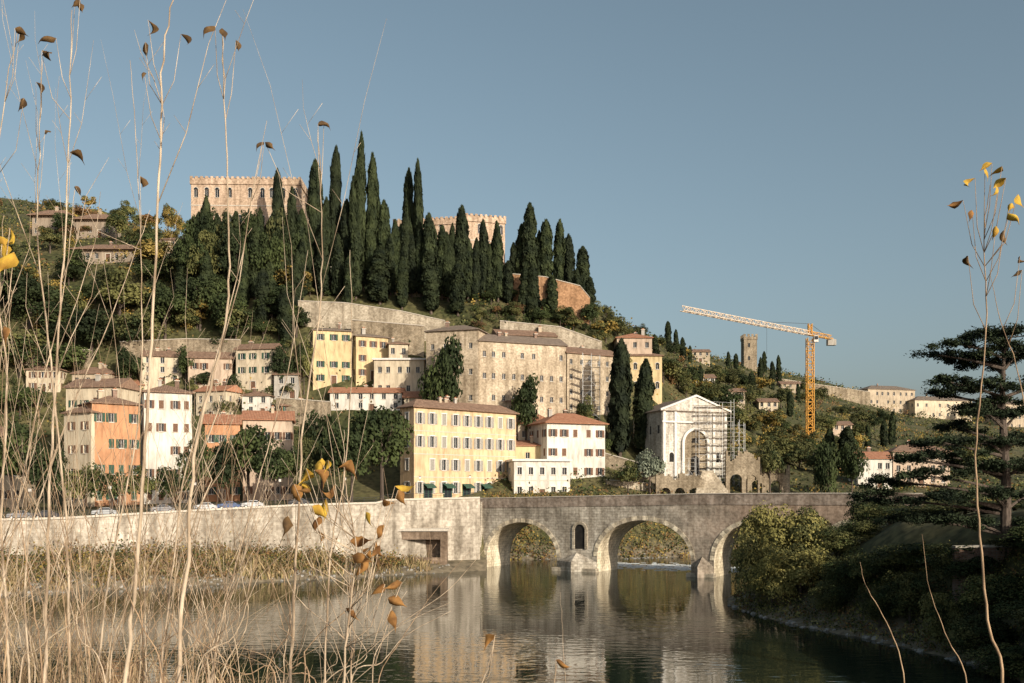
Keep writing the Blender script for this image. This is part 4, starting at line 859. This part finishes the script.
def cedar(px,d,top,pads,label,seed):
    global rng
    rng=np.random.default_rng(seed); gz=ground(px,d); H=WZ(top,d)-gz; x0=WX(px,d)
    o=new_obj('cedar_tree',None,None,(x0,d,gz)); tag(o,label,'cedar tree')
    t=MB(); t.tube([(0,0,-.5),(.1,0,H*.3),(-.2,.2,H*.65),(.0,0,H*.97)],[.55,.45,.3,.08],BARK,9)
    Vs=[]
    for (ppx,prow,pw,dd) in pads:
        cx=WX(ppx,d+dd)-x0; cz=WZ(prow,d+dd)-gz; cy=dd; rw=pw*d/F/2
        t.tube([(0,0,cz-1.6),(cx*.5,cy*.5,cz-.7),(cx,cy,cz-.1)],[.18,.12,.05],BARK,6)
        m_=int(900*rw); sub=max(5,int(rw*3.8)); sc=rng.normal(size=(sub,3))*np.array([rw*.5,rw*.45,.22]); sr=.45+.6*rng.random(sub)
        sc[:,2]-=.12*np.abs(sc[:,0])
        k=rng.integers(0,sub,m_); D_=rng.normal(size=(m_,3)); P=np.array([cx,cy,cz])+sc[k]+D_*np.array([.5,.5,.22])*sr[k].reshape(-1,1)
        Vs.append(leafV(P,rng.normal(size=P.shape)*.7+np.array([0,0,1.]),.18+.13*rng.random(m_),.45))
        for s_ in range(3):
            e=sc[rng.integers(0,sub)]; t.tube([(cx*.6,cy*.6,cz-.55),(cx+e[0],cy+e[1],cz+e[2]-.05)],[.06,.02],BARK,4)
    new_obj('crown',quadmesh('crown',np.vstack(Vs),[CED]),o); t.obj('trunk',o)
pads=[(955,342,46,0),(985,334,56,1),(1015,330,60,-2),(938,354,26,1),(965,356,60,3),(945,380,44,-1),(985,362,60,2),(1020,352,70,0),(942,394,30,2),(975,386,60,0),(1000,382,60,-2),(970,408,50,1),(1030,385,70,2),(925,440,44,0),(955,428,50,2),(985,412,60,-1),(1020,412,70,1),(905,458,46,-2),(940,454,70,1),(980,438,70,0),(1015,440,80,2),(890,480,44,1),(925,474,70,-1),(965,464,80,2),(1010,468,90,0),(893,498,54,2),(940,494,80,0),(985,490,90,-2),(1030,494,90,2),(1060,430,90,0),(1060,380,80,0),(1060,340,70,0),(1005,400,60,1),(1000,345,50,2),(1040,460,90,-1),(875,490,40,0),(915,518,70,1),(960,518,80,0),(1005,520,90,1)]
cedar(1005,96,320,pads,'large dark cedar with flat layered branches on the bank',3)
for (px,d,top,w) in [(1210,70,300,160),(1290,60,240,180)]:
    gz=ground(px,d); h=WZ(top,d)-gz; r=w*d/F/2
    o=new_obj('broadleaf_tree',None,None,(WX(px,d),d,gz)); tag(o,'large dark evergreen tree shading the bank','tree')
    c=new_obj('crown',BCR['d'][0],o,(0,0,h*.55)); c.scale=(r*1.2,r*1.2,h*.5); t=new_obj('trunk',TKB[0],o); t.scale=(h*.4,h*.4,h)
wallstrip('garden_wall','dark stone garden wall with piers on the shaded bank',[(955,548,97),(1060,546,94)],BRICK,th=.6)
# ---------------------------------------------------------------- cars & lamps
PAINTS=[mat_noise('car_paint_'+n,c,c,1,rough=.3) for n,c in (('white',(.5,.5,.5)),('grey',(.2,.2,.21)),('black',(.03,.03,.035)),('red',(.25,.03,.03)),('silver',(.33,.34,.35)),('blue',(.05,.09,.2)))]
TYRE=mat_noise('tyre_rubber',(.015,.015,.015),(.03,.03,.03),3)
wm=MB(); n=12
for y in (-.1,.1): wm.face([(.32*math.cos(2*math.pi*i/n),y,.32*math.sin(2*math.pi*i/n)) for i in range(n)],TYRE)
for i in range(n):
    a,b_=2*math.pi*i/n,2*math.pi*(i+1)/n; wm.face([(.32*math.cos(a),-.1,.32*math.sin(a)),(.32*math.cos(b_),-.1,.32*math.sin(b_)),(.32*math.cos(b_),.1,.32*math.sin(b_)),(.32*math.cos(a),.1,.32*math.sin(a))],TYRE)
    wm.face([(0,-.11,0),(.18*math.cos(a),-.11,.18*math.sin(a)),(.18*math.cos(b_),-.11,.18*math.sin(b_))],SC)
WHEEL=wm.mesh('wheel')
def car(px,off,ci,label):
    d=wl(px)+off; d2=wl(px+4)+off; ang=math.atan2(d2-d,WX(px+4,d2)-WX(px,d))
    o=new_obj('parked_car',None,None,(WX(px,d),d,qz(px)+.03),ang); tag(o,label,'car','cars parked along the quay road')
    pr=[(-2.1,.35),(-2.12,.75),(-1.95,.95),(-1.2,1.02),(-.55,1.45),(.75,1.48),(1.45,1.05),(2.0,.95),(2.12,.7),(2.1,.35)]; mb=MB(); W=.85; pm=PAINTS[ci]
    def yy(z): return W-.16*max(0,(z-.95)/.5)
    for (a,b_) in zip(pr,pr[1:]+pr[:1]): mb.face([(a[0],-yy(a[1]),a[1]),(b_[0],-yy(b_[1]),b_[1]),(b_[0],yy(b_[1]),b_[1]),(a[0],yy(a[1]),a[1])],pm)
    for s in (-1,1): mb.face([(p_[0],s*yy(p_[1]),p_[1]) for p_ in pr],pm)
    mb.obj('body',o)
    g=MB()
    for s in (-1,1): g.face([(-.98,s*(yy(1.08)+.01),1.08),(-.5,s*(yy(1.38)+.01),1.38),(.7,s*(yy(1.4)+.01),1.4),(1.2,s*(yy(1.1)+.01),1.1)],GLASS)
    g.face([(-1.12,-.7,1.09),(-.62,-.62,1.42),(-.62,.62,1.42),(-1.12,.7,1.09)],GLASS); g.face([(1.36,-.7,1.13),(.86,-.62,1.45),(.86,.62,1.45),(1.36,.7,1.13)],GLASS)
    g.obj('window',o)
    for x in (-1.3,1.3):
        for y in (-.8,.8): new_obj('wheel',WHEEL,o,(x,y,.32),0 if y<0 else math.pi)
for (px,ci,l) in [(20,1,'grey parked car on the quay road'),(46,2,'black parked car on the quay road'),(104,4,'silver parked car on the quay road'),(162,1,'grey parked car on the quay road'),(205,0,'white parked car on the quay road'),(228,5,'blue parked car on the quay road'),(252,0,'white parked car on the quay road'),(298,2,'black parked car on the quay road')]:
    car(px,9.2,ci,l)
lm=MB(); lm.tube([(0,0,0),(0,0,.6),(0,0,4.6)],[.12,.07,.05],IRON,6); LPOST=lm.mesh('lamp_post')
lm=MB(); lm.box(-.18,-.18,4.6,.18,.18,5.1,TRIMW); lm.box(-.24,-.24,5.102,.24,.24,5.2,IRON); LHEAD=lm.mesh('lantern')
for px in (30,110,195,280,345,420,470):
    d=wl(px)+4.4; o=new_obj('street_lamp',None,None,(WX(px,d),d,qz(px)+.14)); tag(o,'iron street lamp with lantern on the quay pavement','street lamp','lamps along the quay'); new_obj('post',LPOST,o); new_obj('lantern',LHEAD,o)
# ---------------------------------------------------------------- foreground saplings
LB_=mat_noise('brown_leaf',(.12,.055,.018),(.30,.15,.045),25); LYL=mat_noise('yellow_leaf',(.30,.16,.025),(.56,.37,.05),25); LDK=mat_noise('dark_dry_leaf',(.05,.03,.015),(.14,.08,.03),25)
def leafshape(mb,p,s,mat,r_):
    a=Vector((r_.uniform(-.8,.8),r_.uniform(-.5,.5),r_.uniform(-1.3,.1))).normalized(); b=a.cross(Vector((r_.uniform(-1.,1.),-1,r_.uniform(-.6,.6)))).normalized(); n_=a.cross(b)
    fold=r_.uniform(.4,1.6); curl=r_.uniform(-.9,.9); asp=r_.uniform(.55,.9); tw=r_.uniform(-1.,1.)
    rows=[(0,.01),(.08,.16),(.22,.38),(.4,.44),(.58,.36),(.76,.2),(.9,.07),(1.15,.004)]; k=mb.mi(mat); b0=len(mb.v)
    for t,w_ in rows:
        w_=w_*asp
        c=p+a*(t*s)+n_*(math.sin(t*2.6)*curl*s*.6); bb=(b*math.cos(tw*t)+n_*math.sin(tw*t)); nn=a.cross(bb)
        for sg in (-1,-.55,0,.55,1):
            e=1+(r_.uniform(-.2,.2) if abs(sg)==1 else 0)
            mb.v.append(tuple(c+bb*(sg*w_*s*e*(1-.25*min(fold,1.2)*abs(sg)))+nn*(sg*sg*w_*s*fold)))
    for i in range(len(rows)-1):
        for j in range(4):
            mb.f.append((b0+i*5+j,b0+i*5+j+1,b0+(i+1)*5+j+1,b0+(i+1)*5+j)); mb.m.append(k)
def sap(pts,d,r0,leaves=(),lm=None,ls=.06,nb=3,seed=0,label='thin bare sapling with sunlit-pale bark and few dry leaves',bark=None,blen=.45,group='bare saplings on the near bank'):
    bark=bark or SUNLIT_BARK; r_=random.Random(seed); n=len(pts)
    W=[Vector((WX(px,d),d,WZ(row,d))) for (px,row) in pts]
    g0=gxy(W[0].x,W[0].y)
    base=Vector((W[0].x+r_.uniform(-.05,.05),W[0].y,g0-.05))
    if W[0].z>g0+.1: W=[base]+W
    P=[]
    for i in range(len(W)-1):
        p0=W[max(i-1,0)];p1=W[i];p2=W[i+1];p3=W[min(i+2,len(W)-1)]
        for k in range(6):
            t=k/6; q=.5*((2*p1)+(-p0+p2)*t+(2*p0-5*p1+4*p2-p3)*t*t+(-p0+3*p1-3*p2+p3)*t**3)
            q=q+Vector((r_.uniform(-1,1),r_.uniform(-1,1),0))*max(r0,.006)*.5; P.append(q)
    P.append(W[-1]); m=len(P)
    rad=[r0*(1-.85*(i/(m-1))**.8) for i in range(m)]
    root=new_obj('sapling',None,None,tuple(base)); tag(root,label,'sapling',group)
    mb=MB(); loc=[q-base for q in P]; mb.tube(loc,rad,bark,6)
    tw=MB()
    for b_ in range(nb):
        i=r_.randint(int(m*.25),m-3); s=loc[i]; a=r_.uniform(0,6.28); L_=blen*r_.uniform(.5,1.7); out=Vector((math.cos(a)*.42,math.sin(a)*.2,1)).normalized()
        pts_=[s,s+out*L_*.4+Vector((0,0,.02)),s+out*L_*.8+Vector((r_.uniform(-.03,.03),0,L_*.15)),s+out*L_+Vector((r_.uniform(-.04,.04),0,L_*.35))]
        rr_=max(rad[i]*.5,.0012); tw.tube(pts_,[rr_,rr_*.8,rr_*.55,rr_*.3],bark,5)
        for q in range(2):
            t0=pts_[1].lerp(pts_[2],q/2.); sd=1 if q%2 else -1; l=r_.uniform(.03,.12); tw.tube([t0,t0+Vector((sd*l*.7,0,l))],[rr_*.5,.0007],bark,4)
    lv=MB()
    for (px,row,*mm) in leaves:
        best=None
        for i,q in enumerate(P):
            dpx=CX+1000*q.x/q.y; drow=HOR-(q.z-CH)/q.y*F
            c=abs(dpx-px)+abs(drow-(row+70))*.8
            if best is None or c<best[0]: best=(c,i)
        i=best[1]; dd=P[i].y+r_.uniform(-.1,.1); T=Vector((WX(px,dd),dd,WZ(row,dd)))-base; S=loc[i]
        mid=(S+T)/2+Vector(((T.x-S.x)*.15,0,-.15*(T-S).length if T.z>S.z else .2*(T-S).length))
        tw.tube([S,mid,T],[max(rad[i]*.4,.0015),.0015,.0009],bark,4)
        leafshape(lv,T,ls*r_.uniform(.75,1.25),(mm[0] if mm else lm),r_)
    mb.obj('stem',root,smooth=True)
    if tw.v: tw.obj('twigs',root,smooth=True)
    if lv.v: lv.obj('leaves',root,smooth=True)
sap([(125,690),(138,560),(147,420),(153,300),(160,160),(163,60),(172,0),(178,-30)],4.0,.0112,[(148,20),(181,34),(145,42),(144,72)],LDK,.056,6,1)
sap([(178,690),(188,560),(196,440),(222,340),(229,250),(226,140),(222,32)],3.6,.0104,[(222,28),(236,40),(215,26)],LDK,.052,4,2)
sap([(290,690),(296,560),(302,440),(318,320),(322,230),(318,130)],3.8,.0078,[(318,124),(265,142),(324,122)],LDK,.048,4,3)
sap([(44,690),(48,540),(54,400),(64,260),(70,120),(72,10)],4.2,.0104,[(56,38),(70,152),(75,2),(80,0),(42,55)],LDK,.056,6,4)
sap([(10,690),(2,520),(6,380),(-6,240),(2,120),(17,32)],4.4,.0092,[(20,30),(15,28),(24,98)],LDK,.056,5,5)
sap([(70,690),(66,520),(50,360),(38,240),(40,140),(42,60)],4.6,.0088,[(42,50),(36,82),(45,130)],LDK,.056,5,6)
sap([(96,690),(112,560),(136,440),(142,320),(138,180),(130,60)],5.0,.0082,[(75,186),(140,176)],LDK,.052,5,7)
sap([(160,690),(176,540),(186,470),(236,280),(262,146)],4.4,.0072,[(264,142)],LDK,.052,3,8)
sap([(325,690),(330,560),(345,470),(352,360),(350,250)],4.4,.0064,[],None,.05,2,9)
sap([(30,690),(26,560),(60,440),(118,300),(150,210)],4.8,.0078,[],None,.05,5,10)
sap([(-20,690),(0,600),(30,440),(62,300),(75,190)],4.6,.0082,[],LYL,.11,4,11)
sap([(-30,690),(-20,500),(-8,380),(-2,300),(4,215)],2.6,.0045,[(10,228,LYL),(2,244,LYL),(14,252,LYL),(4,326,LB_),(-4,236,LYL)],LYL,.058,1,31,label='slender sapling with large yellow leaves')
sap([(210,690),(232,580),(262,470),(290,360),(308,250)],4.8,.0064,[],None,.05,3,12)
sap([(344,690),(348,620),(356,560),(352,520),(345,480),(344,430)],3.2,.0050,[(288,516,LDK),(312,506,LYL),(318,530,LB_),(328,460,LYL),(335,484,LB_),(300,482,LYL),(395,486,LYL),(383,500,LB_),(362,550,LB_),(380,545,LB_),(384,525,LB_),(402,582,LB_),(392,610,LB_),(355,584,LDK),(346,608,LB_),(322,458,LYL),(385,584,LB_),(320,516,LB_),(350,541,LB_),(306,468,LYL),(338,468,LB_),(374,556,LDK),(376,540,LB_),(366,512,LYL),(310,492,LB_),(294,484,LB_),(398,490,LB_),(352,556,LB_),(326,498,LYL),(368,560,LB_),(388,598,LB_),(314,470,LB_)],LB_,.056,2,13,label='slender sapling with drooping yellow and brown leaves')
sap([(470,720),(480,690),(490,660),(494,638)],3.0,.003,[(495,635,LB_)],LB_,.06,0,14,label='short twig carrying one dry brown leaf')
sap([(548,740),(552,700),(556,664)],3.0,.003,[(556,660,LB_)],LB_,.055,0,15,label='short twig carrying one dry brown leaf')
sap([(566,720),(563,640),(560,592)],4.5,.0022,[],None,.05,0,16,label='thin bare shoot above the water')
sap([(1003,690),(988,620),(978,520),(976,440),(986,330),(984,240),(990,185)],4.0,.0080,[(975,178,LYL),(985,168,LYL),(992,163,LYL),(963,200,LB_),(972,210,LB_),(968,256,LDK),(1002,166,LYL),(1006,178,LYL),(1008,213,LYL),(1012,203,LYL),(998,188,LYL),(1004,230,LDK),(996,226,LYL),(1018,194,LYL)],LYL,.050,0,17,label='slender sapling with a tuft of yellow leaves',bark=REDB)
sap([(1060,690),(1040,520),(1020,380),(1000,320),(990,270)],4.2,.0055,[(1020,256,LDK),(1022,270,LDK)],LYL,.055,0,18,bark=REDB)
sap([(905,690),(890,630),(868,590),(860,562)],4.4,.0045,[],None,.05,0,19,bark=REDB)
sap([(968,690),(948,640),(930,590),(922,534)],4.4,.0045,[],None,.05,0,20,bark=REDB)
for i in range(128):
    px=rr.uniform(-70,220) if i<104 else rr.uniform(180,390); ln=rr.uniform(-120,130); top=(rr.uniform(300,590) if px<150 else rr.uniform(400,600)) if px<260 else rr.uniform(520,650); d=rr.uniform(3.4,6.5)
    bend=rr.uniform(-18,18)
    sap([(px,690),(px+ln*.25+bend,690-(690-top)*.35),(px+ln*.6-bend*.5,690-(690-top)*.7),(px+ln,top)],d,rr.uniform(.0024,.0052),[],None,.05,rr.randint(1,4),100+i,label='thin bare shoot in the riverside thicket',blen=.34,bark=(REDB if i%2==0 else SUNLIT_BARK),group='bare shoots in the riverside thicket')
def fp2():
    px=rng.uniform(-200,260) if rng.random()<.88 else rng.uniform(250,400); d=rng.uniform(5,8); k=np.interp(px,[-100,100,200,300,400],[1.0,.75,.5,.3,.2]); return WX(px,d),d,ground(px,d),k
tag(new_obj('dry_grass',blades(1600,fp2,(.5,1.5),(.003,.007),.42,[NG,NG2])),'tangle of dry pale grass stems on the near bank',kind='stuff')
# ---------------------------------------------------------------- light, sky, camera
S=Vector((.58,-.73,.36)).normalized(); el=math.asin(S.z); az=math.atan2(S.x,S.y)
ld=bpy.data.lights.new('sun','SUN'); ld.energy=5.0; ld.angle=math.radians(.5); ld.color=(1,.91,.75); lo=new_obj('sun',ld); lo.rotation_euler=S.to_track_quat('Z','Y').to_euler(); lo["label"]='low warm afternoon sun'
w=bpy.data.worlds.new("World"); scene.world=w; w.use_nodes=True; nt=w.node_tree; bg=nt.nodes['Background']
sky=nt.nodes.new('ShaderNodeTexSky'); sky.sky_type='NISHITA'; sky.sun_disc=False; sky.sun_elevation=el; sky.sun_rotation=az; sky.air_density=1.0; sky.dust_density=3.2; sky.ozone_density=1.5
hs=nt.nodes.new('ShaderNodeHueSaturation'); hs.inputs['Hue'].default_value=.476; hs.inputs['Saturation'].default_value=.78; nt.links.new(sky.outputs[0],hs.inputs['Color']); nt.links.new(hs.outputs[0],bg.inputs[0]); bg.inputs[1].default_value=.12
cd=bpy.data.cameras.new('camera'); cam=new_obj('camera',cd); cam.location=(0,0,CH); cam.rotation_euler=(math.radians(90),0,0); cd.sensor_width=36; cd.lens=36*F/1024; cd.shift_y=(HOR-341.5)/1024; cd.clip_end=6000; cd.clip_start=.1
scene.camera=cam
scene.view_settings.view_transform='Standard'; scene.view_settings.look='None'; scene.view_settings.exposure=0
